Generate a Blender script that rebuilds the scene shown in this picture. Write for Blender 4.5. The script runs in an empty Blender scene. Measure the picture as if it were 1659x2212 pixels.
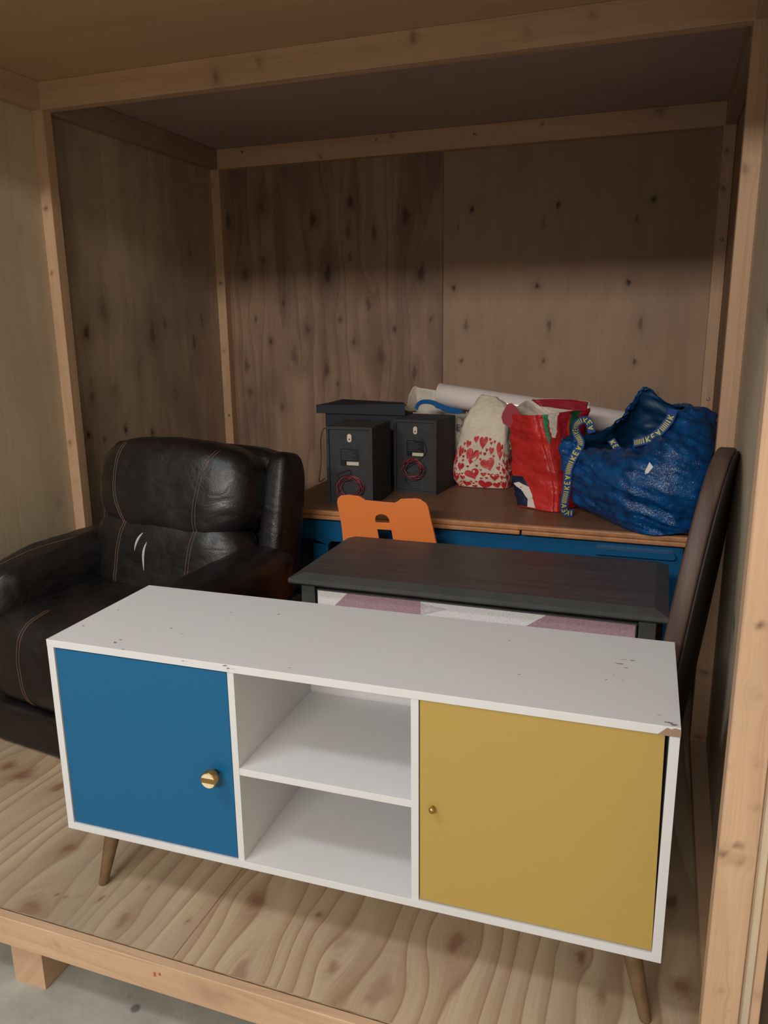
import bpy, bmesh, math, random
import numpy as np
from mathutils import Vector, Matrix, noise
SC = bpy.context.scene
COL = SC.collection
PI = math.pi

# ------------------------------------------------------------------ camera
CX, CY, CZ, YAW, PIT, ROL, FPX = 1.9478, -1.0583, 1.1959, 0.3429, 0.2359, -0.0112, 1683.79
_f = Vector((-math.sin(YAW) * math.cos(PIT), math.cos(YAW) * math.cos(PIT), -math.sin(PIT)))
_r = Vector((math.cos(YAW), math.sin(YAW), 0)); _u = _r.cross(_f)
_r2 = math.cos(ROL) * _r + math.sin(ROL) * _u
_u2 = -math.sin(ROL) * _r + math.cos(ROL) * _u
cam = bpy.data.objects.new('camera', bpy.data.cameras.new('camera')); COL.objects.link(cam)
cam.data.sensor_fit = 'VERTICAL'; cam.data.sensor_height = 36; cam.data.lens = 36 * FPX / 2212
cam.data.clip_start = 0.02
M = Matrix((_r2, _u2, -_f)).transposed().to_4x4(); M.translation = Vector((CX, CY, CZ)); cam.matrix_world = M
SC.camera = cam

def P(px, py, X=None, Y=None, Z=None):
    """real-world point seen at a photograph pixel, on a plane of known X, Y or Z (used as a tape measure)"""
    d = _r2 * ((px - 829.5) / FPX) - _u2 * ((py - 1106) / FPX) + _f
    o = Vector((CX, CY, CZ))
    t = (X - CX) / d.x if X is not None else (Y - CY) / d.y if Y is not None else (Z - CZ) / d.z
    return o + d * t

# ------------------------------------------------------------------ world, lights, exposure
w = bpy.data.worlds.new('world'); SC.world = w; w.use_nodes = True
w.node_tree.nodes['Background'].inputs[0].default_value = (1.0, 0.97, 0.95, 1)
w.node_tree.nodes['Background'].inputs[1].default_value = 0.31
def area(name, loc, target, sx, sy, power, col):
    l = bpy.data.lights.new(name, 'AREA'); l.shape = 'RECTANGLE'; l.size = sx; l.size_y = sy
    l.energy = power; l.color = col
    o = bpy.data.objects.new(name, l); COL.objects.link(o); o.location = loc
    o.rotation_euler = (Vector(target) - Vector(loc)).to_track_quat('-Z', 'Y').to_euler()
    return o
area('ceiling_lamp_far', (1.5, -4.6, 2.95), (1.0, 0.8, 0.6), 3.8, 0.34, 215, (1.0, 0.95, 0.89))
area('ceiling_lamp_near', (0.2, -1.5, 3.5), (1.0, 0.2, 0.3), 0.9, 0.2, 34, (0.92, 0.96, 1.0))
SC.view_settings.view_transform = 'Standard'; SC.view_settings.look = 'None'
SC.view_settings.gamma = 1; SC.view_settings.use_curve_mapping = False
SC.view_settings.exposure = 0.2

# ------------------------------------------------------------------ material helpers
def lin(c):
    return tuple(((x / 255) / 12.92 if x / 255 <= .04045 else ((x / 255 + .055) / 1.055) ** 2.4) for x in c) + (1,)
class NT:
    def __init__(s, name):
        s.m = bpy.data.materials.new(name); s.m.use_nodes = True
        s.t = s.m.node_tree; s.b = s.t.nodes['Principled BSDF']
    def n(s, typ, **k):
        nd = s.t.nodes.new(typ)
        for a, v in k.items():
            if a.startswith('i_'): s.set(nd, a[2:], v)
            else: setattr(nd, a, v)
        return nd
    def set(s, nd, key, v):
        key = int(key) if isinstance(key, str) and key.isdigit() else key
        sock = nd.inputs[key]
        if isinstance(v, bpy.types.NodeSocket): s.t.links.new(v, sock)
        else: sock.default_value = v
    def math(s, op, a, b=0.0, c=None):
        nd = s.n('ShaderNodeMath', operation=op); s.set(nd, 0, a); s.set(nd, 1, b)
        if c is not None: s.set(nd, 2, c)
        return nd.outputs[0]
    def mix(s, f, a, b, bt='MIX'):
        nd = s.n('ShaderNodeMix', data_type='RGBA', blend_type=bt)
        s.set(nd, 0, f); s.set(nd, 6, a); s.set(nd, 7, b); return nd.outputs[2]
    def noise(s, vec, scale=1, detail=3, rough=.5, dist=0):
        nd = s.n('ShaderNodeTexNoise', i_Scale=scale, i_Detail=detail, i_Roughness=rough, i_Distortion=dist)
        if vec is not None: s.set(nd, 'Vector', vec)
        return nd.outputs[0]
    def ramp(s, f, *stops):
        nd = s.n('ShaderNodeValToRGB'); s.set(nd, 0, f); e = nd.color_ramp.elements
        while len(e) < len(stops): e.new(.5)
        for el, (p, c) in zip(e, stops):
            el.position = p; el.color = c if len(c) == 4 else tuple(c) + (1,)
        return nd.outputs[0]
    def val(s, f, lo, hi, a=0, b=1):
        nd = s.n('ShaderNodeMapRange'); s.set(nd, 0, f); s.set(nd, 1, lo); s.set(nd, 2, hi); s.set(nd, 3, a); s.set(nd, 4, b)
        return nd.outputs[0]
    def bump(s, h, st=.3, d=.002):
        nd = s.n('ShaderNodeBump', i_Strength=st, i_Distance=d); s.set(nd, 'Height', h)
        s.t.links.new(nd.outputs[0], s.b.inputs['Normal'])
    def obj(s): return s.n('ShaderNodeTexCoord').outputs['Object']
def plain(name, rgb, rough=.5, spec=.5, metal=0, bumpy=0, bscale=200, dirt=0, **k):
    t = NT(name); c = lin(rgb)
    t.set(t.b, 'Roughness', rough); t.set(t.b, 'Metallic', metal); t.set(t.b, 'Specular IOR Level', spec)
    if dirt:
        n = t.noise(t.obj(), dirt, 5, .6); c2 = tuple(x * .72 for x in c[:3]) + (1,)
        t.set(t.b, 'Base Color', t.ramp(n, (.35, c2), (.6, c)))
    else: t.set(t.b, 'Base Color', c)
    if bumpy: t.bump(t.noise(t.obj(), bscale, 4), bumpy, .001)
    for a, v in k.items(): t.set(t.b, a.replace('_', ' '), v)
    return t.m
def wood(name, light, dark, knot, fig=4.0, fl=.5, levels=7, figc=.5, stain=.35, stainc=(90, 80, 72), rough=.65, spec=.3, fine=.35, drift=8, streak=.35):
    """board material; g runs across the grain, l along it, k marks knots (mesh attributes, metres)"""
    t = NT(name)
    at = lambda nm: t.n('ShaderNodeAttribute', attribute_name=nm).outputs['Fac']
    rnd = t.math('MULTIPLY', t.n('ShaderNodeObjectInfo').outputs['Random'], 40)
    g, l, k = at('g'), at('l'), at('k')
    def vec(a, b):
        nd = t.n('ShaderNodeCombineXYZ'); t.set(nd, 0, t.math('MULTIPLY', g, a)); t.set(nd, 1, t.math('MULTIPLY', l, b)); t.set(nd, 2, rnd)
        return nd.outputs[0]
    n1 = t.noise(vec(fig, fl), 1, 2, .45)
    f = t.math('FRACT', t.math('ADD', t.math('MULTIPLY', n1, levels), t.math('MULTIPLY', g, drift)))
    figure = t.ramp(f, (0, (0, 0, 0)), (.45, (.12, .12, .12)), (.86, (.6, .6, .6)), (.94, (1, 1, 1)), (1, (0, 0, 0)))
    n2 = t.noise(vec(240, 5), 1, 3, .6)
    n3 = t.noise(vec(2.2, 1.4), 1, 5, .6)
    n5 = t.noise(vec(30, 26), 1, 5, .65)
    n4 = t.noise(vec(14, .8), 1, 2, .5)
    c = t.mix(t.math('MULTIPLY', figure, figc), lin(light), lin(dark))
    c = t.mix(t.math('MULTIPLY', t.val(n4, .4, .7), streak), c, lin(dark))
    c = t.mix(t.math('MULTIPLY', t.val(n2, .35, .75), fine), c, lin(dark))
    c = t.mix(t.math('MULTIPLY', t.val(n3, .42, .68), stain), c, lin(stainc))
    c = t.mix(t.math('MULTIPLY', t.val(n5, .6, .78), .35), c, lin(stainc))
    kk = t.math('MULTIPLY', k, t.val(n5, .3, .7, .75, 1.1))
    c = t.mix(t.math('MINIMUM', kk, 1), c, lin(knot))
    t.set(t.b, 'Base Color', c); t.set(t.b, 'Roughness', rough); t.set(t.b, 'Specular IOR Level', spec)
    t.bump(t.math('ADD', t.math('MULTIPLY', n2, .6), t.math('MULTIPLY', figure, -.4)), .35, .0012)
    return t.m

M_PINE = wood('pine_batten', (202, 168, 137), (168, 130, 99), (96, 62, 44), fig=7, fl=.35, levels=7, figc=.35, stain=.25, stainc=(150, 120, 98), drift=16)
M_PINED = wood('greyer_batten', (168, 144, 124), (140, 114, 96), (76, 50, 42), fig=7, fl=.35, levels=7, figc=.35, stain=.4, stainc=(120, 104, 94), drift=16)  # darker, greyer version of the pine batten colour
M_PLYL = wood('plywood_side', (204, 186, 160), (174, 150, 122), (66, 44, 34), fig=3, fl=.5, levels=5, figc=.25, stain=.45, stainc=(156, 144, 128))
M_PLYD = wood('plywood_knotty', (160, 131, 108), (112, 84, 68), (58, 38, 34), fig=5, fl=.45, levels=7, figc=.6, stain=.85, stainc=(92, 74, 70), drift=12, streak=.65)
M_PLYM = wood('plywood_weathered', (190, 170, 148), (146, 122, 104), (64, 42, 36), fig=4, fl=.45, levels=5, figc=.35, stain=.8, stainc=(122, 106, 94), drift=6)
M_PLYR = wood('plywood_pale', (166, 138, 114), (140, 110, 88), (62, 42, 34), fig=3, fl=.5, levels=4, figc=.22, stain=.4, stainc=(120, 98, 84), drift=3)
M_CEIL = wood('plywood_ceiling', (196, 164, 126), (176, 144, 108), (70, 50, 40), fig=2, fl=.5, levels=3, figc=.12, stain=.3, stainc=(160, 136, 110), fine=.15)
M_CEILD = wood('plywood_ceiling_grey', (176, 154, 144), (158, 136, 126), (70, 50, 40), fig=2, fl=.5, levels=3, figc=.1, stain=.3, stainc=(148, 128, 120), fine=.15)
M_FLOOR = wood('plywood_floor', (194, 174, 144), (142, 108, 80), (120, 80, 58), fig=4.5, fl=.55, levels=5, figc=.8, stain=.65, stainc=(146, 132, 114), drift=20, fine=.3)

# concrete
t = NT('concrete'); o_ = t.obj()
n = t.noise(o_, 6, 6, .6); c = t.ramp(n, (.3, lin((142, 139, 130))), (.7, lin((176, 173, 163))))
v = t.n('ShaderNodeTexVoronoi', i_Scale=17.0, i_Randomness=1.0); t.set(v, 'Vector', t.mix(.04, o_, t.n('ShaderNodeTexNoise', i_Scale=14.0).outputs[1]))
gate = t.val(t.noise(o_, 5, 2), .42, .5)
c = t.mix(t.math('MULTIPLY', t.math('MULTIPLY', t.val(v.outputs[0], .22, .12), gate), .8), c, lin((74, 73, 74)))
c = t.mix(t.math('MULTIPLY', t.val(t.noise(o_, 60, 4, .7), .6, .72), .4), c, lin((172, 168, 158)))
t.set(t.b, 'Base Color', c); t.set(t.b, 'Roughness', .8); t.bump(t.noise(o_, 90, 5, .6), .3, .002); M_CONC = t.m
M_WALLP = plain('painted_masonry', (250, 240, 214), .8, bumpy=.9, bscale=60)

# ------------------------------------------------------------------ object helpers
def link(name, me, mat, parent=None, smooth=False):
    o = bpy.data.objects.new(name, me); COL.objects.link(o)
    if mat is not None and not len(me.materials): me.materials.append(mat)
    if smooth:
        for p in me.polygons: p.use_smooth = True
    if parent is not None:
        o.parent = parent; o.matrix_parent_inverse = Matrix()
    return o
def tag(o, label=None, cat=None, group=None, kind=None):
    if label: o['label'] = label
    if cat: o['category'] = cat
    if group: o['group'] = group
    if kind: o['kind'] = kind
    return o
def empty(name, loc, rz=0, label=None, cat=None, group=None, kind=None):
    o = bpy.data.objects.new(name, None); COL.objects.link(o); o.location = loc; o.rotation_euler = (0, 0, rz)
    o.empty_display_size = .05
    return tag(o, label, cat, group, kind)
def pydata(name, vs, fs):
    me = bpy.data.meshes.new(name); me.from_pydata([tuple(v) for v in vs], [], fs); me.update(); return me
def bm_mesh(name, bm):
    bmesh.ops.recalc_face_normals(bm, faces=bm.faces)
    me = bpy.data.meshes.new(name); bm.to_mesh(me); bm.free(); return me
def box(name, lo, hi, mat, parent=None, bev=.002, seg=2, fn=None):
    bm = bmesh.new(); bmesh.ops.create_cube(bm, size=1)
    for v in bm.verts: v.co = Vector([lo[i] + (hi[i] - lo[i]) * (v.co[i] + .5) for i in range(3)])
    if bev: bmesh.ops.bevel(bm, geom=bm.edges[:], offset=bev, segments=seg, affect='EDGES', profile=.7)
    if fn:
        for v in bm.verts: v.co = fn(v.co)
    me = bm_mesh(name, bm)
    o = link(name, me, mat, parent)
    return o
def prism(name, pts2, t0, t1, mat, parent=None, axes='xz', bev=.0, hole=None):
    """extrude outline (with holes) along the third axis"""
    bm = bmesh.new(); loops = [pts2] + (hole or [])
    ax = {'xz': lambda a, b, t: (a, t, b), 'yz': lambda a, b, t: (t, a, b), 'xy': lambda a, b, t: (a, b, t)}[axes]
    es = []
    for lp in loops:
        vs = [bm.verts.new(ax(a, b, t0)) for a, b in lp]
        es += [bm.edges.new((vs[i], vs[(i + 1) % len(vs)])) for i in range(len(vs))]
    bmesh.ops.triangle_fill(bm, use_beauty=True, use_dissolve=False, edges=es)
    r = bmesh.ops.extrude_face_region(bm, geom=bm.faces[:])
    d = Vector(ax(0, 0, t1 - t0))
    for g in r['geom']:
        if isinstance(g, bmesh.types.BMVert): g.co += d
    bmesh.ops.recalc_face_normals(bm, faces=bm.faces)
    o = link(name, bm_mesh(name, bm), mat, parent)
    if bev:
        m = o.modifiers.new('bevel', 'BEVEL'); m.width = bev; m.segments = 3; m.limit_method = 'ANGLE'; m.angle_limit = .6
    return o
def lathe(name, prof, mat, parent=None, seg=24, axis='z', loc=(0, 0, 0), smooth=True):
    vs, fs = [], []
    for r, z in prof:
        for i in range(seg):
            a = 2 * PI * i / seg; vs.append((r * math.cos(a), r * math.sin(a), z))
    n = len(prof)
    for j in range(n - 1):
        for i in range(seg): fs.append((j * seg + i, j * seg + (i + 1) % seg, (j + 1) * seg + (i + 1) % seg, (j + 1) * seg + i))
    fs.append(tuple(range(seg))[::-1]); fs.append(tuple((n - 1) * seg + i for i in range(seg)))
    R = {'z': Matrix(), 'y': Matrix.Rotation(PI / 2, 4, 'X'), 'x': Matrix.Rotation(PI / 2, 4, 'Y')}[axis]
    vs = [R @ Vector(v) + Vector(loc) for v in vs]
    o = link(name, pydata(name, vs, fs), mat, parent)
    if smooth:
        for p in o.data.polygons: p.use_smooth = len(p.vertices) == 4
    return o
def tube(name, pts, r, mat, parent=None, seg=8, closed=False, sub=6, taper=None):
    pts = [Vector(p) for p in pts]; C = catmull(pts, sub, closed)
    vs, fs = [], []; n = len(C)
    up = Vector((0, 0, 1)); prev = None
    for i, c in enumerate(C):
        a = C[(i - 1) % n] if closed or i > 0 else C[0]; b = C[(i + 1) % n] if closed or i < n - 1 else C[-1]
        tg = (b - a).normalized()
        nn = prev - tg * prev.dot(tg) if prev else tg.orthogonal()
        if nn.length < 1e-6: nn = tg.orthogonal()
        nn.normalize(); prev = nn; bb = tg.cross(nn)
        rr = r if taper is None else r * taper(i / max(1, n - 1))
        for k in range(seg):
            an = 2 * PI * k / seg; vs.append(c + (nn * math.cos(an) + bb * math.sin(an)) * rr)
    m = n if closed else n - 1
    for i in range(m):
        for k in range(seg):
            fs.append((i * seg + k, i * seg + (k + 1) % seg, ((i + 1) % n) * seg + (k + 1) % seg, ((i + 1) % n) * seg + k))
    if not closed: fs += [tuple(range(seg))[::-1], tuple((n - 1) * seg + k for k in range(seg))]
    return link(name, pydata(name, vs, fs), mat, parent, smooth=True)
def cr(p0, p1, p2, p3, t):
    return .5 * ((2 * p1) + (p2 - p0) * t + (2 * p0 - 5 * p1 + 4 * p2 - p3) * t * t + (3 * p1 - p0 - 3 * p2 + p3) * t ** 3)
def catmull(pts, sub, closed=False):
    n = len(pts)
    if n < 2 or sub < 2: return pts
    if n == 2 and not closed: return pts
    out = []; g = lambda i: pts[i % n] if closed else pts[max(0, min(n - 1, i))]
    for i in range(n if closed else n - 1):
        for k in range(sub): out.append(cr(g(i - 1), g(i), g(i + 1), g(i + 2), k / sub))
    if not closed: out.append(pts[-1])
    return out

def board(name, p0, L, W, T, mat, parent=None, res=.02, knots=(), seed=0, bev=0.0015):
    """timber or sheet: L, W, T are the vectors of its length (along the grain), width and thickness.
    knots: (across, along, half width, half length, strength) in metres on the W face at p0."""
    p0, L, W, T = map(Vector, (p0, L, W, T))
    ll, lw, lt = L.length, W.length, T.length
    eL, eW, eT = L / ll, W / lw, T / lt
    nw = max(1, int(lw / res)); nl = max(1, int(ll / (res * 1.3)))
    b = min(bev, lt / 4, lw / 4)
    ring = [(b, 0)] + [(lw * i / nw, 0) for i in range(1, nw)] + [(lw - b, 0), (lw, b), (lw, lt - b), (lw - b, lt), (b, lt), (0, lt - b), (0, b)]
    nr = len(ring); rg = np.array(ring)
    la_ = ll * np.arange(nl + 1) / nl
    LX, AX = np.meshgrid(la_, rg[:, 0], indexing='ij'); CXX = np.broadcast_to(rg[:, 1], LX.shape)
    vs = (np.array(p0) + LX[..., None] * np.array(eL) + AX[..., None] * np.array(eW) + CXX[..., None] * np.array(eT)).reshape(-1, 3)
    G = AX + CXX * .8; K = np.zeros_like(G)
    for (ka, kl, ra, rl, st) in knots:
        da, dl = (AX - ka) / ra, (LX - kl) / rl; q = da * da + dl * dl
        G = G - (AX - ka) * .75 * np.exp(-(da * da / 9 + dl * dl / 7))
        th = np.arctan2(dl, da); ph = ka * 91 + kl * 57
        rad = (np.abs(da) ** 1.5 + np.abs(dl) ** 1.5) ** (1 / 1.5) * (1 + .16 * np.sin(2 * th + ph) + .12 * np.sin(3 * th + ph * 2.3) + .07 * np.sin(7 * th + ph))
        core = np.clip((1.15 - rad) * 1.25, 0, 1) ** 1.3
        ring_ = .16 * np.sin(rad * 9 + ph) * np.exp(-(rad / 2) ** 2)
        K = np.maximum(K, st * np.clip(core * .85 + .34 * np.exp(-(rad / 1.9) ** 2) + ring_ * (rad > .6), 0, 1))
    G = G.ravel().astype(np.float32); K = K.ravel().astype(np.float32); LL = (LX + seed * 3.7).ravel().astype(np.float32)
    fs = []
    for j in range(nl):
        for i in range(nr):
            i2 = (i + 1) % nr; fs.append((j * nr + i, j * nr + i2, (j + 1) * nr + i2, (j + 1) * nr + i))
    fs.append(tuple(range(nr))[::-1]); fs.append(tuple(nl * nr + i for i in range(nr)))
    me = pydata(name, vs, fs)
    if eL.cross(eW).dot(eT) > 0: pass
    bm = bmesh.new(); bm.from_mesh(me); bmesh.ops.recalc_face_normals(bm, faces=bm.faces); bm.to_mesh(me); bm.free()
    for nm, arr in (('g', G), ('l', LL), ('k', K)):
        a = me.attributes.new(nm, 'FLOAT', 'POINT'); a.data.foreach_set('value', arr)
    return link(name, me, mat, parent)
def rk(n, w, l, seed, r=.012, el=2.0, st=.8, m=.01):
    rd = random.Random(seed)
    return [(rd.uniform(m, w - m), rd.uniform(.03, l - .03), r * rd.uniform(.5, 1.2), r * el * rd.uniform(.5, 1.2), st * rd.uniform(.6, 1.1)) for _ in range(n)]

# ------------------------------------------------------------------ the crate
W, D, H = 2.13, 2.21, 1.947
A, B = .043, .081            # batten section
YM = 1.114                   # front of the middle frame
TH = .012
GZ = -.18

g_ = box('floor', (-8, -9, GZ - .1), (2.33, 8, GZ), M_CONC, bev=0); tag(g_, 'grey stained concrete floor under the wooden crate', kind='structure')
mw = box('wall_right', (2.19, -6, GZ), (2.33, 6, 3.6), M_WALLP, bev=0); tag(mw, 'cream painted rough wall beyond the right side of the crate', kind='structure')

# deck
deck = empty('floor_deck', (0, 0, 0), label='knotty plywood deck of the storage crate', kind='structure')
fk = lambda pts, x0: [(P(x, y, Z=0).x - x0, P(x, y, Z=0).y, r, r * 1.6, s) for x, y, r, s in pts]
KF = [(16, 1655, .022, .9), (52, 1674, .028, .9), (128, 1700, .022, .9), (146, 1833, .018, .8), (60, 1965, .03, .7), (265, 1990, .014, .6),
      (552, 1947, .02, .8), (515, 2105, .02, .6), (985, 2035, .02, .8), (688, 1978, .006, 1), (718, 2092, .012, .7), (820, 2140, .03, .5),
      (1255, 2068, .012, .9), (1450, 1950, .018, .9), (1475, 2135, .02, .9), (1300, 2155, .012, .7), (740, 2035, .02, .4), (170, 1938, .004, 1), (140, 1940, .004, 1), (217, 1942, .004, 1), (122, 1935, .003, 1), (405, 1990, .004, .9), (320, 1920, .004, .9)]
SEAM = 1.122
for i, (x0, x1) in enumerate(((0, .02 + .0), (.02, SEAM - .0004), (SEAM + .0004, W))):
    if i == 0: continue
    board('plywood_panel', (x0, 0.002, 0), (0, D - .004, 0), (x1 - x0, 0, 0), (0, 0, -TH), M_FLOOR, deck, res=.0065, knots=fk(KF, x0), seed=i)
# front rail and skids
trim_i = [0]
def trim(p0, L, Wv, T, label, knots=(), res=.012, mat=None, screws=()):
    trim_i[0] += 1
    o = board('trim_%d' % trim_i[0], p0, L, Wv, T, mat or M_PINE, None, res, knots, trim_i[0])
    tag(o, label, kind='structure')
    for s, nrm in screws: screw(s, nrm, o)
    return o
M_STEEL = plain('screw_steel', (150, 145, 138), .35, metal=.9)
def screw(p, nrm, parent):
    o = lathe('screw', [(.0062, -.002), (.0062, .0006), (.0052, .0018), (.003, .0024), (.0012, .0016)], M_STEEL, parent, 14)
    o.location = p; o.rotation_euler = Vector(nrm).to_track_quat('Z', 'Y').to_euler()
    return o
M_RED = plain('red_crayon', (186, 84, 66), .8)
rail = trim((-.02, -.022, 0), (W + .003, 0, 0), (0, 0, -.068), (0, .02, 0), 'sawn pine rail along the front edge of the deck',
     [(.72, .0, .01, .01, 0)] + [(.03, .88, .004, .004, .9), (.035, .905, .004, .004, .9), (.02, 1.0, .003, .003, .9), (.02, .745, .004, .004, .9), (.03, .74, .003, .003, .9), (.03, 1.245, .02, .07, .35), (.022, 1.6, .012, .02, .6)])
for i, (x, z0, z1) in enumerate(((.0, 0, 0), (.018, 0, 0))):
    p = P(334 + x * 600, 2105, Y=-.0225)
    box('crayon_mark', (p.x - .0022, -.0232, p.z - .004 + x * .1), (p.x + .0022, -.0218, p.z + .005 - x * .1), M_RED, rail, bev=0)
for x in (-.02, .708, 1.38, 2.07):
    trim((x, .0, -.0125), (0, D, 0), (.082, 0, 0), (0, 0, -.0545), 'pine deck bearer running front to back')
    trim((x, -.001, -.0675), (0, D, 0), (.082, 0, 0), (0, 0, GZ + .0675), 'pine skid block holding the deck off the concrete')
# walls
def wall(name, label): return empty(name, (0, 0, 0), label=label, kind='structure')
wb = wall('wall_back', 'back wall of the crate in two plywood sheets')
SB = P(957, 600, Y=D).x
def bk(pts, x0, el=2.6): return [(P(x, y, Y=D).x - x0, P(x, y, Y=D).z, r, r * el, s) for x, y, r, s in pts]
KL = [(492, 480, .016, .8), (566, 448, .014, .6), (675, 475, .019, .9), (757, 436, .016, .9), (876, 465, .018, .9), (808, 502, .012, .7), (752, 500, .014, .6),
      (530, 592, .018, .7), (708, 592, .02, 1), (910, 590, .018, .9), (570, 562, .012, .6), (756, 556, .01, .7), (612, 655, .007, .9), (796, 658, .012, .7),
      (552, 690, .008, .8), (585, 738, .009, .9), (664, 712, .008, .9), (765, 738, .008, .9), (853, 712, .008, .9), (735, 690, .007, .7), (930, 690, .006, .7),
      (636, 768, .018, .6), (822, 768, .018, .6), (533, 790, .014, .7), (706, 800, .016, .8), (895, 806, .014, .7), (683, 475, .02, .4), (730, 830, .006, .8), (540, 850, .012, .6), (610, 880, .01, .6)]
KR = [(1019, 453, .009, 1), (989, 490, .007, .6), (1205, 443, .009, 1), (1412, 431, .009, 1), (1174, 482, .008, .5), (1375, 472, .008, .5), (980, 623, .008, 1), (1160, 617, .009, 1),
      (1357, 610, .009, 1), (1006, 703, .012, .6), (1186, 703, .013, .7), (1383, 700, .013, .7), (996, 780, .007, .9), (1174, 780, .007, .9), (1370, 781, .007, .9), (1000, 855, .006, .9), (1420, 850, .006, .5)]
board('plywood_panel', (0, D, 0), (0, 0, H), (SB - .001, 0, 0), (0, TH, 0), M_PLYD, wb, .0055, bk(KL, 0), 3)
board('plywood_panel', (SB + .001, D - .0015, 0), (0, 0, H), (W - SB - .001, 0, 0), (0, TH, 0), M_PLYR, wb, .0045, bk(KR, SB, 1.8), 4)
wl = wall('wall_left', 'left side wall of the crate in two plywood sheets')
def lk(pts, y0, el=2.2): return [(P(x, y, X=0).y - y0, P(x, y, X=0).z, r, r * el, s) for x, y, r, s in pts]
KS = [(225, 673, .03, .5), (188, 718, .018, .9), (330, 718, .02, .7), (357, 700, .012, .6), (192, 940, .01, 1), (272, 928, .01, 1), (330, 935, .01, .9), (226, 950, .006, 1), (420, 740, .016, .6),
      (272, 300, .01, .6), (410, 545, .012, .5), (300, 800, .02, .4), (250, 840, .016, .4), (380, 850, .02, .4), (436, 690, .014, .5), (200, 860, .014, .6)]
board('plywood_panel', (0, -.02, 0), (0, 0, H), (0, YM + .02 + .02, 0), (-TH, 0, 0), M_PLYL, wl, .014, [(P(54, 500, X=0).y, P(54, 500, X=0).z, .012, .012, .5), (P(135, 1083, X=0).y, P(135, 1083, X=0).z, .012, .014, .3)], 5)
board('plywood_panel', (-.001, YM + .021, 0), (0, 0, H), (0, D - YM - .021, 0), (-TH, 0, 0), M_PLYM, wl, .007, lk(KS, YM + .021), 6)
wr = wall('wall_side_right', 'right side wall of the crate in two plywood sheets')
board('plywood_panel', (W - .014, -.02, GZ + .02), (0, 0, H - GZ - .02), (.014, YM + .04, 0), (TH * .8, 0, 0), M_PLYL, wr, .014, rk(14, 1.1, 1.9, 8, .02), 7)
board('plywood_panel', (W + .001, YM + .021, 0), (0, 0, H), (0, D - YM - .021, 0), (TH, 0, 0), M_PLYR, wr, .014, rk(10, 1.1, 1.9, 9, .014), 8)
ce = wall('ceiling', 'plywood roof of the crate in two sheets')
board('plywood_panel', (-TH, -.03, H), (W + 2 * TH, 0, 0), (0, YM + .05, 0), (0, 0, TH), M_CEIL, ce, .03, (), 9)
board('plywood_panel', (-TH, YM + .0215, H + .0005), (W + 2 * TH, 0, 0), (0, D - YM - .01, 0), (0, 0, TH), M_CEILD, ce, .03, (), 10)
# battens: beams
kx = lambda px, py, Y, r, s=.8: (H - P(px, py, Y=Y).z, P(px, py, Y=Y).x, r, r, s)
trim((0, YM, H), (W, 0, 0), (0, 0, -B), (0, .04, 0), 'pine beam across the middle of the roof',
     [kx(468, 165, YM, .014), kx(560, 133, YM, .01, .6), kx(893, 82, YM, .014, .7), kx(1140, 70, YM, .008, .5), kx(1280, 30, YM, .012, .4)])
scr = lambda px, py, Y: (P(px, py, Y=Y) + Vector((0, -.0005, 0)), (0, -1, 0))
trim((A * 0, D - A, H), (W, 0, 0), (0, 0, -B), (0, A, 0), 'pine batten along the top of the back wall',
     [kx(613, 343, D - A, .006), kx(693, 338, D - A, .006), kx(845, 297, D - A, .008), kx(1427, 240, D - A, .012, .6)],
     screws=[scr(523, 329, D - A), scr(813, 302, D - A), scr(1025, 291, D - A), scr(1171, 269, D - A), scr(1424, 240, D - A)])
trim((0, .0, H), (W, 0, 0), (0, 0, -B), (0, .04, 0), 'pine beam across the front of the roof')
for side, xx, nx in (('left', 0, 1), ('right', W, -1)):
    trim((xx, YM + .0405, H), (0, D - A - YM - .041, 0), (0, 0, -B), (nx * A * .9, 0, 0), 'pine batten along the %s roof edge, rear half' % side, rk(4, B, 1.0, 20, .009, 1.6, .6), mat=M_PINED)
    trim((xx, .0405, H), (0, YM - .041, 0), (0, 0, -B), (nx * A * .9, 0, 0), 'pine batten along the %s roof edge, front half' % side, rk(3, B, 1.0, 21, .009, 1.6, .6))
# studs
kz = lambda px, py, Y, r, s=.9, x0=0: (P(px, py, Y=Y).x - x0, P(px, py, Y=Y).z, r, r * 1.1, s)
trim((0, YM, 0), (0, 0, H - B), (A, 0, 0), (0, .041, 0), 'pine stud on the left wall of the middle frame',
     [kz(99, 451, YM, .008), kz(91, 415, YM, .004), kz(112, 590, YM, .005), kz(113, 622, YM, .004), kz(151, 957, YM, .006), kz(165, 1040, YM, .004)], res=.007)
trim((0, D - A, 0), (0, 0, H - B), (A, 0, 0), (0, A, 0), 'pine stud in the back left corner', [kz(459, 400, D - A, .008), kz(476, 612, D - A, .009), kz(484, 760, D - A, .007, .7), kz(482, 682, D - A, .003)], res=.008, screws=[scr(495, 897, D - A)])
trim((W, D - A, 0), (0, 0, H - B), (-A, 0, 0), (0, A, 0), 'pine stud in the back right corner',
     [(W - P(1571, 325, Y=D - A).x, P(1571, 325, Y=D - A).z, .009, .009, .9), (W - P(1562, 408, Y=D - A).x, P(1562, 408, Y=D - A).z, .007, .01, 1)], res=.008, screws=[scr(1559, 518, D - A), scr(1530, 862, D - A)])
trim((W, YM, 0), (0, 0, H - B), (-A, 0, 0), (0, .041, 0), 'pine stud on the right wall of the middle frame',
     [(W - P(1610, 365, Y=YM).x, P(1610, 365, Y=YM).z, .011, .014, .6), (.02, .05, .012, .01, .8), (.022, .25, .012, .008, .8)], res=.008)
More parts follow.
